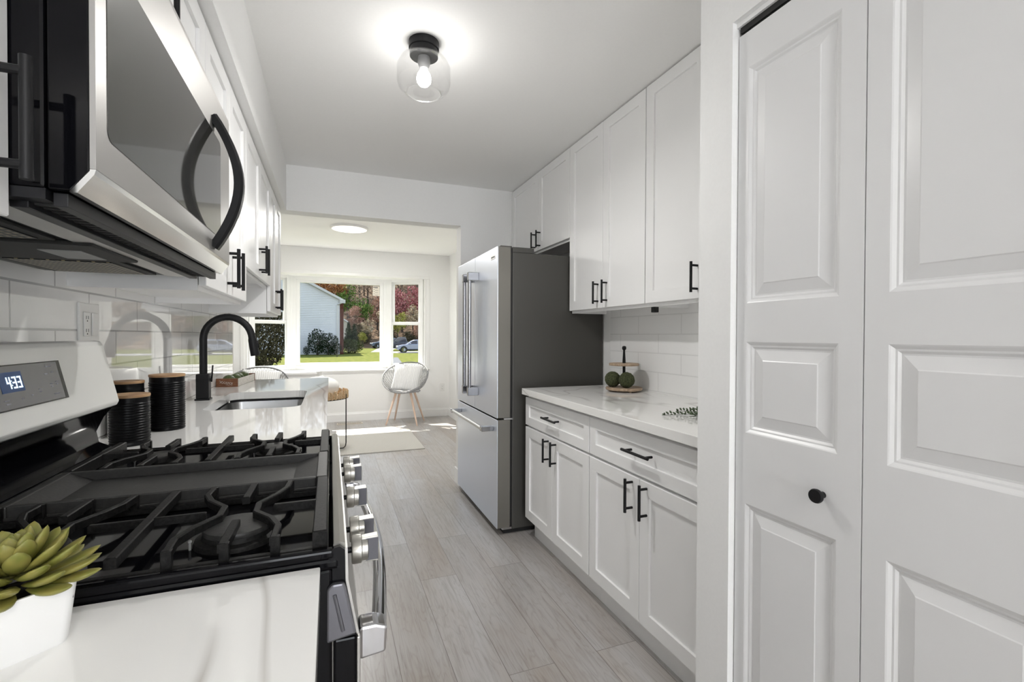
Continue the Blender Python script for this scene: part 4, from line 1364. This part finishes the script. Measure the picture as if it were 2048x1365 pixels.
# outlets
def outlet(x, y, z, ax, w, h, label, gangs, name='wall_outlet'):
    """ax: direction the plate looks"""
    t = thing(name, label, 'outlet', (x, y, z))
    if ax == 'X+':
        B = lambda mb, a0, a1, z0, z1, d0, d1, bv=0.0: mb.box(x + d0, x + d1, y + a0, y + a1, z + z0, z + z1, bv)
    elif ax == 'X-':
        B = lambda mb, a0, a1, z0, z1, d0, d1, bv=0.0: mb.box(x - d1, x - d0, y + a0, y + a1, z + z0, z + z1, bv)
    else:
        B = lambda mb, a0, a1, z0, z1, d0, d1, bv=0.0: mb.box(x + a0, x + a1, y - d1, y - d0, z + z0, z + z1, bv)
    B(MB(), -w / 2, w / 2, -h / 2, h / 2, 0, .006, .002).build('plate', 'plate', t)
    for i, gk in enumerate(gangs):
        a = (i - (len(gangs) - 1) / 2) * .046
        if gk == 'switch':
            B(MB(), a - .016, a + .016, -.033, .033, .006, .010, .002).build('switch', 'plate', t)
        else:
            B(MB(), a - .017, a + .017, -.034, .034, .006, .009, .002).build('socket', 'plate', t)
            s_ = MB()
            for zz in (-.018, .018):
                for da in (-.006, .006):
                    B(s_, a + da - .001, a + da + .001, zz - .004, zz + .005, .009, .0094)
                B(s_, a - .002, a + .002, zz - .011, zz - .007, .009, .0094)
            s_.build('slots', 'dark', t)
    return t
outlet(-.640, 1.668, 1.255, 'X+', .118, .118, 'double white outlet and switch plate on the tile behind the range', ('socket', 'switch'))
outlet(1.592, YW, .437, 'Y-', .072, .116, 'white outlet low on the dining wall right of the chair', ('socket',))
outlet(1.688, 1.74, 1.165, 'X-', .072, .116, 'white outlet on the right tile beside the pantry wall', ('socket',))

# ================================================================== DINING END
o = MB().box(-.46, .955, 5.058, 6.20, .0005, .010, .003).build('rug', 'rug')
tag(rebase(o, (0, 5.63, .0005)), 'beige woven rug on the dining floor', 'rug')
t_ = thing('floor_vent', 'beige slotted floor vent under the window', 'vent', (.245, 6.86, 0))
MB().box(.08, .42, 6.80, 6.92, .0, .006, .002).build('vent_frame', 'ventm', t_)
b_ = MB()
for k in range(22):
    x = .105 + k * .0138
    b_.box(x - .003, x + .003, 6.825, 6.895, .0062, .0068)
b_.build('vent_slots', 'dark', t_)

def make_chair():
    t = thing('bucket_chair', 'x', 'chair', (0, 0, 0), 'grey cord bucket chairs')
    rim, low = [], []
    N = 48
    for k in range(N):
        a = 2 * PI * k / N
        c, s = math.cos(a), math.sin(a)
        zz = .64 + .195 * s + .03 * c * c
        rim.append(Vector((.315 * c * (1 - .06 * s), -.02 + .25 * s + (.05 if s > 0 else -.02) * s, zz)))
        low.append(Vector((.185 * c, -.03 + .185 * s, .455)))
    MB().tube(rim, .0092, 10, closed=True).build('rim', 'wire', t)
    # seat dish
    verts = [(0, -.03, .437)] + [tuple(v * u + Vector((0, -.03, 0)) * (1 - u) + Vector((0, 0, (.437 - .455) * (1 - u) + 0))) if False else (v.x * u, -.03 + (v.y + .03) * u, .437 + .018 * u * u) for u in (.5, 1.0, 1.12) for v in low]
    faces = [(0, 1 + k, 1 + (k + 1) % N) for k in range(N)]
    for r_ in range(2):
        b = 1 + r_ * N
        faces += [(b + k, b + N + k, b + N + (k + 1) % N, b + (k + 1) % N) for k in range(N)]
    sb = MB().sheet(verts, faces)
    ex = bmesh.ops.solidify(sb.bm, geom=sb.bm.faces[:], thickness=.014)
    sb.build('seat', 'seatgrey', t)
    cd = MB()
    for k in range(N):
        for dk in (4, -4):
            a, b = rim[k], low[(k + dk) % N] + Vector((0, 0, .012))
            md = (a + b) / 2
            md += Vector((md.x, md.y + .03, 0)).normalized() * .028
            cd.tube([a, a * .5 + md * .5 + Vector((md.x, md.y + .03, 0)).normalized() * .006, md, b * .5 + md * .5, b], .0021, 5, caps=False)
    cd.build('cord_weave', 'wire', t)
    for sx, sy in ((-1, -1), (1, -1), (-1, 1), (1, 1)):
        MB().tube([(.10 * sx, -.03 + .09 * sy, .446), (.215 * sx, -.01 + .20 * sy, 0)], [.017, .010], 14).build('leg', 'legwood', t)
    return t
def make_pillow(name='throw_pillow'):
    n = 20
    verts, faces = [], []
    for side in (1, -1):
        for i in range(n + 1):
            for j in range(n + 1):
                u, v = i / n * 2 - 1, j / n * 2 - 1
                th = .075 * max(0, (1 - u * u) * (1 - v * v)) ** .42
                pin = 1 - .06 * (1 - abs(u)) * abs(v) ** 3 - .0
                x = .205 * u * (1 - .07 * (1 - v * v) * (abs(u) ** 4))
                z = .195 * v * (1 - .07 * (1 - u * u) * (abs(v) ** 4))
                verts.append((x, side * th, z))
    def idx(s_, i, j):
        return s_ * (n + 1) ** 2 + i * (n + 1) + j
    for s_ in (0, 1):
        for i in range(n):
            for j in range(n):
                q = (idx(s_, i, j), idx(s_, i + 1, j), idx(s_, i + 1, j + 1), idx(s_, i, j + 1))
                faces.append(q if s_ else q[::-1])
    mb = MB().sheet(verts, faces)
    bmesh.ops.remove_doubles(mb.bm, verts=mb.bm.verts[:], dist=1e-5)
    bmesh.ops.recalc_face_normals(mb.bm, faces=mb.bm.faces[:])
    return mb.build(name, 'pillow', soft=True)
ch1 = make_chair()
ch2 = copy_tree(ch1)
ch1.location = (.985, 6.67, 0)
ch1.rotation_euler = (0, 0, -.42)
ch1['label'] = 'grey cord bucket chair with wooden legs at the right of the bay window'
ch2.location = (-.775, 6.12, 0)
ch2.rotation_euler = (0, 0, .05)
ch2['label'] = 'grey cord bucket chair behind the sink worktop, only its top showing'
p1 = make_pillow()
p2 = p1.copy()
COL.objects.link(p2)
for ch, p, lab in ((ch1, p1, 'white ribbed cushion in the right bucket chair'), (ch2, p2, 'white ribbed cushion in the chair behind the sink')):
    rz = ch.rotation_euler[2]
    off = Matrix.Rotation(rz, 3, 'Z') @ Vector((.01, .030, .628))
    p.location = Vector(ch.location) + off
    p.rotation_euler = (-.30, .10, rz)
    tag(p, lab, 'cushion', 'white cushions on the bucket chairs')

# white console table under the window
t_ = thing('console_table', 'low white table below the bay window behind the sink worktop', 'table', (-.55, 6.80, 0))
MB().box(-.98, -.138, 6.63, 6.98, .715, .742, .003).build('tabletop', 'trim', t_)
MB().box(-.95, -.165, 6.65, 6.96, .655, .715).build('apron', 'trim', t_)
for x in (-.93, -.185):
    for y in (6.67, 6.94):
        MB().box(x - .022, x + .022, y - .02, y + .02, 0, .655, .002).build('leg', 'trim', t_)

# rattan side table with vase
SXc, SYc = -.112, 5.43
t_ = thing('side_table', 'round rattan tray table on black wire legs', 'side table', (SXc, SYc, 0))
MB().lathe([(0, .553), (.28, .553), (.28, .560), (0, .560)], (SXc, SYc, 0), 48).build('tray_base', 'rattan', t_)
rt = MB()
for k in range(96):
    a = 2 * PI * k / 96
    c, s = math.cos(a), math.sin(a)
    w = .010 + .004 * math.sin(k * 2.3)
    h = .632 + .008 * math.sin(k * 3.7)
    rt.box(-.0085, .0085, -.0065, .0065, 0, h - .553, .003, rot=Matrix.Translation((SXc + (.284 + .006 * (k % 2)) * c, SYc + (.284 + .006 * (k % 2)) * s, .553)) @ Matrix.Rotation(a + PI / 2, 4, 'Z') @ Matrix.Rotation(.16 * math.sin(k * 1.9), 4, 'Y'))
rt.build('woven_rim', 'rattan', t_)
fr_ = MB()
for a in (-.45, 1.95, 4.05):
    c, s = math.cos(a), math.sin(a)
    P_ = lambda r, zz: (SXc + r * c, SYc + r * s, zz)
    fr_.tube([P_(.296, .60), P_(.296, .08), P_(.290, .045), P_(.268, .022), P_(.23, .016), P_(.0, .016)], .0055, 8)
fr_.tube([(SXc + .290 * math.cos(2 * PI * k / 40), SYc + .290 * math.sin(2 * PI * k / 40), .552) for k in range(40)], .005, 8, closed=True)
for a in (-.45, 1.95, 4.05):
    fr_.lathe([(0, .0102), (.009, .0102), (.009, .018), (0, .019)], (SXc + .17 * math.cos(a), SYc + .17 * math.sin(a), 0), 12)
fr_.build('wire_frame', 'black', t_)
VX, VY = -.112, 5.44
o = MB().lathe([(0, .560), (.12, .560), (.165, .58), (.195, .63), (.203, .675), (.190, .715), (.150, .748), (.10, .768), (.05, .779), (.028, .792), (.024, .812), (.029, .834), (.025, .834), (.020, .812), (.022, .79), (0, .785)], (VX, VY, 0), 48).build('vase', 'vasewhite')
tag(rebase(o, (VX, VY, .560)), 'round matte white vase on the rattan side table', 'vase')

# ================================================================== OUTSIDE
GZ = -1.0
def patch(name, poly, z0, z1, m):
    return struct(MB().prism(poly, z0, z1, 'Z'), name, m)
patch('ground_lawn', [(-80, 7.4), (90, 7.4), (90, 84), (-80, 84)], GZ - .3, GZ, 'grass')
patch('ground_mulch', [(-14, 24), (-3.2, 24), (-4.5, 47), (-14, 47)], GZ, GZ + .012, 'mulch')
patch('ground_path', [(4.9, 64), (6.9, 64), (12.6, 92), (8.9, 92)], GZ, GZ + .02, 'concrete')
patch('ground_parking', [(6.4, 59.6), (60, 57.5), (60, 64.5), (7.6, 65.5)], GZ, GZ + .03, 'concrete')
patch('ground_drive', [(4.0, 34), (4.95, 34), (6.3, 48), (5.9, 48)], GZ, GZ + .02, 'asphalt')
# wooded slope behind
hv, hf = [], []
nx, ny = 24, 10
for j in range(ny + 1):
    for i in range(nx + 1):
        x = -80 + 200 * i / nx
        y = 84 + 90 * j / ny
        hv.append((x, y, GZ - .05 + (y - 84) * .27 + .8 * math.sin(x * .11 + y * .07) * j / ny))
for j in range(ny):
    for i in range(nx):
        a = j * (nx + 1) + i
        hf.append((a, a + 1, a + nx + 2, a + nx + 1))
hb_ = MB().sheet(hv, hf)
struct(hb_, 'ground_hillside', 'litter')
hz = lambda y: GZ + max(0, (y - 84)) * .27

# neighbour house
HX1, HY = 1.0, 58.0
t_ = thing('house', 'grey sided neighbour house with gable wall on the lawn', 'house', (-5, 64, GZ))
EZ, RX, RZ = 5.35, -4.6, 8.35
MB().prism([(HX1 - 11.2, GZ), (HX1, GZ), (HX1, EZ), (RX, RZ), (HX1 - 11.2, EZ)], HY, HY + 9, 'Y').build('wall', 'siding', t_)
sd = MB()
zz = GZ + .25
while zz < 8.2:
    xr = HX1 - .12 if zz < EZ else RX + (RZ - zz) / (RZ - EZ) * (HX1 - RX) - .15
    xl = HX1 - 11.1 if zz < EZ else RX - (RZ - zz) / (RZ - EZ) * 5.6 + .15
    if xr > xl:
        sd.prism([(HY, zz), (HY - .030, zz), (HY - .004, zz + .19), (HY, zz + .19)], xl, xr, 'X')
    zz += .20
sd.build('siding', 'siding', t_)
sl_ = (RZ - EZ) / (HX1 - RX)
MB().prism([(HX1 + .55, EZ - .55 * sl_ + .05), (HX1 + .55, EZ - .55 * sl_ + .22), (RX, RZ + .22), (RX, RZ + .05)], HY - .25, HY + 9.2, 'Y').prism([(HX1 - 11.8, EZ - .3), (HX1 - 11.8, EZ - .12), (RX, RZ + .22), (RX, RZ + .05)], HY - .25, HY + 9.2, 'Y').build('roof', 'shingle', t_)
MB().prism([(HX1 + .6, EZ - .60 * sl_ - .02), (HX1 + .6, EZ - .60 * sl_ + .26), (RX, RZ + .26), (RX, RZ - .06)], HY - .32, HY - .24, 'Y').prism([(HX1, EZ - .42), (HX1 + .62, EZ - .42), (HX1 + .62, EZ - .06), (HX1, EZ + .1)], HY - .3, HY - .2, 'Y').build('rake_trim', 'outwhite', t_)
MB().box(HX1 - .35, HX1 - .13, HY - .10, HY - .02, GZ, EZ - .6).tube([(HX1 - .24, HY - .1, EZ - .6), (HX1 + .5, HY - .12, EZ - .25)], .07, 8).build('downspout', 'outwhite', t_)
MB().box(HX1 - .10, HX1 + .42, HY + .1, HY + 8.8, GZ, EZ - .45).build('brick_front', 'brick', t_, label='dark red brick front wall')
t_ = thing('house', 'smaller cream house behind the grey house corner', 'house', (-1, 92, GZ))
MB().prism([(-8, GZ), (2.75, GZ), (2.75, 3.5), (1.0, 4.6), (-8, 4.6)], 88, 94, 'Y').build('wall', 'cream', t_)
MB().prism([(3.0, 3.4), (3.0, 3.6), (1.0, 4.95), (1.0, 4.7)], 87.6, 94.4, 'Y').build('roof', 'outwhite', t_)

# foliage: many small leaf cards through a volume
def leaf_cloud(mb, n, cen, rad, size, rnd, flat=.5, shell=.55):
    verts, faces = [], []
    for _ in range(n):
        while True:
            v = Vector((rnd.uniform(-1, 1), rnd.uniform(-1, 1), rnd.uniform(-1, 1)))
            if shell < v.length < 1:
                break
        c = Vector((cen[0] + v.x * rad[0], cen[1] + v.y * rad[1], cen[2] + v.z * rad[2]))
        q = Euler((rnd.uniform(0, 6.3), rnd.uniform(0, 6.3), rnd.uniform(0, 6.3))).to_matrix()
        s = size * rnd.uniform(.6, 1.3)
        b = len(verts)
        for a in ((-s, -s * flat), (s, -s * flat), (s, s * flat), (-s, s * flat)):
            verts.append(tuple(c + q @ Vector((a[0], a[1], 0))))
        faces.append((b, b + 1, b + 2, b + 3))
    mb.sheet(verts, faces, smooth=False)
    return mb

def tree_mesh(kind, rnd, leafm, name, label, cat='tree', group=None):
    """built at the origin; height about 10 m"""
    t = thing(name, label, cat, (0, 0, 0), group)
    tk = MB()
    h = {'bare': 12, 'shrub': 4.6, 'bush': 4.6}.get(kind, 9)
    tk.tube([(0, 0, -.3), (.1, 0, h * .35), (-.1, .1, h * .7), (0, 0, h)], [.24, .19, .12, .04], 7)
    for k in range(26 if kind == 'bare' else 9):
        a = rnd.uniform(0, 6.3)
        z = rnd.uniform(.3, .9) * h
        L = (1.1 - z / h) * h * .38 + .5
        d = Vector((math.cos(a), math.sin(a), rnd.uniform(.4, 1.0)))
        p = Vector((0, 0, z))
        tk.tube([p, p + d * L * .5, p + d * L + Vector((0, 0, L * .15))], [.07, .04, .015], 5)
    tk.build('trunk', 'bark', t)
    lf = MB()
    if kind == 'bare':
        leaf_cloud(lf, 1150, (0, 0, h * .60), (2.9, 2.9, h * .44), .17, rnd, .30, .15)
    elif kind == 'round':
        for _ in range(16):
            v = Vector((rnd.uniform(-1, 1), rnd.uniform(-1, 1), rnd.uniform(-1, 1))).normalized() * rnd.uniform(.35, .8)
            rr = rnd.uniform(.7, 1.4)
            leaf_cloud(lf, int(75 * rr), (v.x * 3.2, v.y * 3.2, 5.6 + v.z * 3.6), (1.25 * rr, 1.25 * rr, rr), .17, rnd, .6, .1)
    elif kind == 'bush':
        leaf_cloud(lf, 9500, (0, 0, 3.0), (2.3, 2.3, 3.1), .075, rnd, .55, .5)
    elif kind == 'shrub':
        leaf_cloud(lf, 1300, (0, 0, 3.2), (2.6, 2.6, 3.2), .15, rnd, .6, .3)
    elif kind == 'cone':
        for k in range(10):
            z = .6 + k * .85
            r = (1 - k / 11) * 2.3
            leaf_cloud(lf, int(170 * (1 - k / 12)), (0, 0, z), (r, r, .75), .22, rnd, .5, .2)
    lf.build('foliage', leafm, t)
    return t

def spawn(proto, x, y, s, rz, label, group, sz=1.0, first=[set()]):
    key = proto.name
    if key not in first[0]:
        first[0].add(key)
        o = proto
    else:
        o = copy_tree(proto)
    o.location = (x, y, hz(y))
    o.scale = (s, s, s * sz)
    o.rotation_euler = (0, 0, rz)
    o['label'] = label
    o['group'] = group
    return o
rn = random.Random(11)
P_bare = tree_mesh('bare', rn, 'l_brown', 'bare_tree', '')
P_bare2 = tree_mesh('bare', rn, 'l_tan', 'bare_tree', '')
P_rust = tree_mesh('round', rn, 'l_rust', 'autumn_tree', '')
P_pink = tree_mesh('round', rn, 'l_pink', 'maple_tree', '')
P_salm = tree_mesh('round', rn, 'l_salmon', 'autumn_tree', '')
P_green = tree_mesh('round', rn, 'l_green', 'leafy_tree', '')
P_yel = tree_mesh('round', rn, 'l_yellow', 'leafy_tree', '')
P_tan = tree_mesh('round', rn, 'l_tan', 'autumn_tree', '')
P_dark = tree_mesh('cone', rn, 'l_dark', 'evergreen_tree', '')
P_dsh = tree_mesh('shrub', rn, 'l_dark', 'dark_shrub', '', 'shrub')
P_hdg = tree_mesh('shrub', rn, 'l_hedge', 'round_shrub', '', 'shrub')
P_big = tree_mesh('bush', rn, 'l_olive', 'dense_shrub', '', 'shrub')
P_olv = tree_mesh('shrub', rn, 'l_olive', 'tall_shrub', '', 'shrub')
# bare winter wood on the slope, in rows (direction x = y * tangent)
for row, (y, n, s) in enumerate(((101, 9, .85), (110, 13, 1.0), (120, 14, 1.15), (134, 14, 1.3))):
    for k in range(n):
        tx = -.20 + .50 * (k + rn.uniform(.25, .75)) / n
        pr = P_bare if rn.random() < .6 else P_bare2
        spawn(pr, y * tx, y + rn.uniform(-3, 3), s * rn.uniform(.9, 1.15), rn.uniform(0, 6),
              'bare brown tree of the wood on the slope behind the houses' if pr is P_bare else 'tan twigged tree of the wood on the slope behind the houses',
              'bare brown trees on the slope' if pr is P_bare else 'tan trees on the slope')
for tx, y, s in ((-.050, 99, 1.0), (-.018, 98, 1.08), (.012, 99, 1.0), (-.17, 98, 1.05), (.262, 98, 1.0)):
    spawn(P_rust, y * tx, y, s, rn.uniform(0, 6), 'rust orange autumn tree rising above the houses', 'rust orange trees above the houses', 1.05)
for tx, y, s, lab in ((.044, 92, .62, 'salmon leaved tree right of the cream house'), (.090, 96, .80, 'salmon leaved tree behind the parked sedan'), (.174, 86, .42, 'small salmon leaved tree right behind the silver car')):
    spawn(P_salm, y * tx, y, s, rn.uniform(0, 6), lab, 'salmon leaved trees')
for tx, y, s, lab in ((.140, 95, .92, 'pink red maple in the right window, left one'), (.178, 96, .98, 'pink red maple in the right window, right one'), (.215, 95, .92, 'pink red maple furthest right')):
    spawn(P_pink, y * tx, y, s, rn.uniform(0, 6), lab, 'pink red maples', 1.12)
for tx, y, s, lab in ((.032, 96, .78, 'green leafy tree high above the cream house'), (.062, 93, .62, 'green leafy tree in the middle of the picture window')):
    spawn(P_green, y * tx, y, s, rn.uniform(0, 6), lab, 'green leafy trees in the wood', 1.2)
for tx, y, s, lab in ((.131, 88, .60, 'yellow green tree at the left of the right window'), (.062, 85, .28, 'low yellow green tree beside the path'), (.203, 90, .6, 'yellow green tree at the right of the right window')):
    spawn(P_yel, y * tx, y, s, rn.uniform(0, 6), lab, 'yellow green trees', 1.1)
for tx, y, s, lab in ((.163, 90, .72, 'tan autumn tree above the silver car'), (.070, 88, .46, 'tan autumn tree beside the path'), (.108, 92, .62, 'tan autumn tree behind the sedan'), (.188, 89, .62, 'tan autumn tree right of the one above the silver car')):
    spawn(P_tan, y * tx, y, s, rn.uniform(0, 6), lab, 'tan autumn trees')
for k, tx in enumerate((.05, .066, .118, .152, .185, .215, -.12, -.155)):
    spawn(P_olv, 87 * tx, 87 + rn.uniform(-1.5, 2), rn.uniform(.42, .6), rn.uniform(0, 6), 'olive brown undergrowth shrub at the foot of the wood', 'undergrowth at the foot of the wood', .8)
for tx, y, s, lab in ((.034, 78, .48, 'dark evergreen at the cream house corner'), (.045, 80, .45, 'smaller dark evergreen right of the cream house')):
    spawn(P_dark, y * tx, y, s, rn.uniform(0, 6), lab, 'dark evergreens')
for x, y, s, sz, lab in ((-1.35, 56.2, .42, 1.1, 'tall dark shrub against the grey house wall'), (-.25, 56.2, .46, .85, 'dark shrub beside the downspout'), (-2.45, 56.4, .16, 1.0, 'small dark shrub left of the others at the grey wall'), (.45, 56.8, .30, .8, 'dark shrub at the brick corner')):
    spawn(P_dsh, x, y, s, rn.uniform(0, 6), lab, 'dark shrubs at the grey house', sz)
for x, y, s, sz, lab in ((2.05, 60.5, .46, .62, 'rounded green hedge right of the brick corner'), (2.75, 61.0, .44, .60, 'rounded green hedge furthest from the house')):
    spawn(P_hdg, x, y, s, rn.uniform(0, 6), lab, 'rounded hedges', sz)
for x, y, s, sz, lab in ((-4.0, 30.0, .78, 1.0, 'big olive shrub outside the left window'), (-6.2, 33.0, .8, 1.0, 'olive shrub furthest left outside')):
    spawn(P_big, x, y, s, rn.uniform(0, 6), lab, 'olive shrubs outside the left window', sz)
# thin sapling on the lawn
o = MB().tube([(.62, 51, GZ), (.64, 51, GZ + .8), (.60, 51.05, GZ + 1.6)], [.05, .04, .02], 6).build('sapling', 'bark')
tag(rebase(o, (.62, 51, GZ)), 'thin bare sapling on the lawn before the grey house', 'tree')

# cars: profile facing -X
def car(name, label, x, y, rz, paint, truck=False, s=1.0):
    t = thing(name, label, 'car', (0, 0, 0))
    body = [(-2.25, .38), (-2.28, .70), (-2.15, .86), (-1.55, 1.00), (-1.05, 1.06), (1.95, 1.10), (2.22, 1.00), (2.28, .62), (2.2, .36), (1.9, .30), (-1.9, .30)]
    MB().prism(body, -.88, .88, 'Y', bev=.05).build('body', paint, t)
    if truck:
        top = [(-1.0, 1.04), (-.45, 1.62), (-.2, 1.68), (.55, 1.68), (.75, 1.06)]
    else:
        top = [(-1.15, 1.03), (-.40, 1.52), (-.05, 1.64), (1.35, 1.66), (1.95, 1.50), (2.15, 1.06)]
    cb = MB().prism(top, -.78, .78, 'Y', bev=.05)
    cb.build('cabin', paint, t)
    wn_ = MB()
    for yy in (-.775, .765):
        if truck:
            wn_.prism([(-.72, 1.12), (-.36, 1.56), (.45, 1.58), (.55, 1.12)], yy, yy + .012, 'Y')
        else:
            wn_.prism([(-.85, 1.10), (-.28, 1.50), (.28, 1.56), (.28, 1.10)], yy - .008, yy + .018, 'Y')
            wn_.prism([(.36, 1.10), (.36, 1.56), (1.22, 1.55), (1.28, 1.12)], yy - .008, yy + .018, 'Y')
            wn_.prism([(1.36, 1.14), (1.32, 1.53), (1.72, 1.46), (1.90, 1.20)], yy - .008, yy + .018, 'Y')
    wn_.build('side_window', 'carglass', t)
    for wx in (-1.42, 1.38):
        for wy in (-.86, .66):
            w = MB().lathe([(0, 0), (.33, 0), (.365, .03), (.365, .19), (.33, .22), (0, .22)], (wx, wy - .03, .365), 24, axis=(0, 1, 0)).build('wheel', 'tyre', t)
            MB().lathe([(0, 0), (.45, 0), (.45, .02), (0, .02)], (wx, -.888 if wy < 0 else .868, .39), 24, axis=(0, 1, 0)).build('wheel_arch', 'tyre', t)
            hw = MB()
            for k in range(7):
                a = 2 * PI * k / 7
                hw.tube([(wx, wy - .045, .365), (wx + .22 * math.cos(a), wy - .045, .365 + .22 * math.sin(a))], .032, 5)
            hw.tube([(wx + .235 * math.cos(2 * PI * k / 20), wy - .042, .365 + .235 * math.sin(2 * PI * k / 20)) for k in range(20)], .024, 5, closed=True)
            hw.build('hub', 'chrome', w)
    MB().box(-2.27, -2.0, -.80, -.55, .72, .86, .04).build('headlight', 'ceramic', t)
    MB().box(-2.27, -2.0, .55, .80, .72, .86, .04).build('headlight', 'ceramic', t)
    MB().box(-.72, -.52, -1.02, -.86, 1.06, 1.22, .04).build('mirror', paint, t)
    MB().box(-.72, -.52, .86, 1.02, 1.06, 1.22, .04).build('mirror', paint, t)
    MB().box(-2.0, 2.0, -.885, -.86, .32, .46).build('sill_trim', 'tyre', t)
    t.location = (x, y, GZ + .03)
    t.rotation_euler = (0, 0, rz)
    t.scale = (s, s, s)
    return t
car('car', 'silver blue suv parked facing left in the right window', 10.15, 61.3, -.05, 'carblue')
car('car', 'slate blue car parked further back beyond the path', 8.75, 83.0, .1, 'carslate', s=1.05)
car('pickup_truck', 'black pickup parked behind the silver blue suv', 9.6, 70.0, -.05, 'carblack', truck=True, s=1.15)
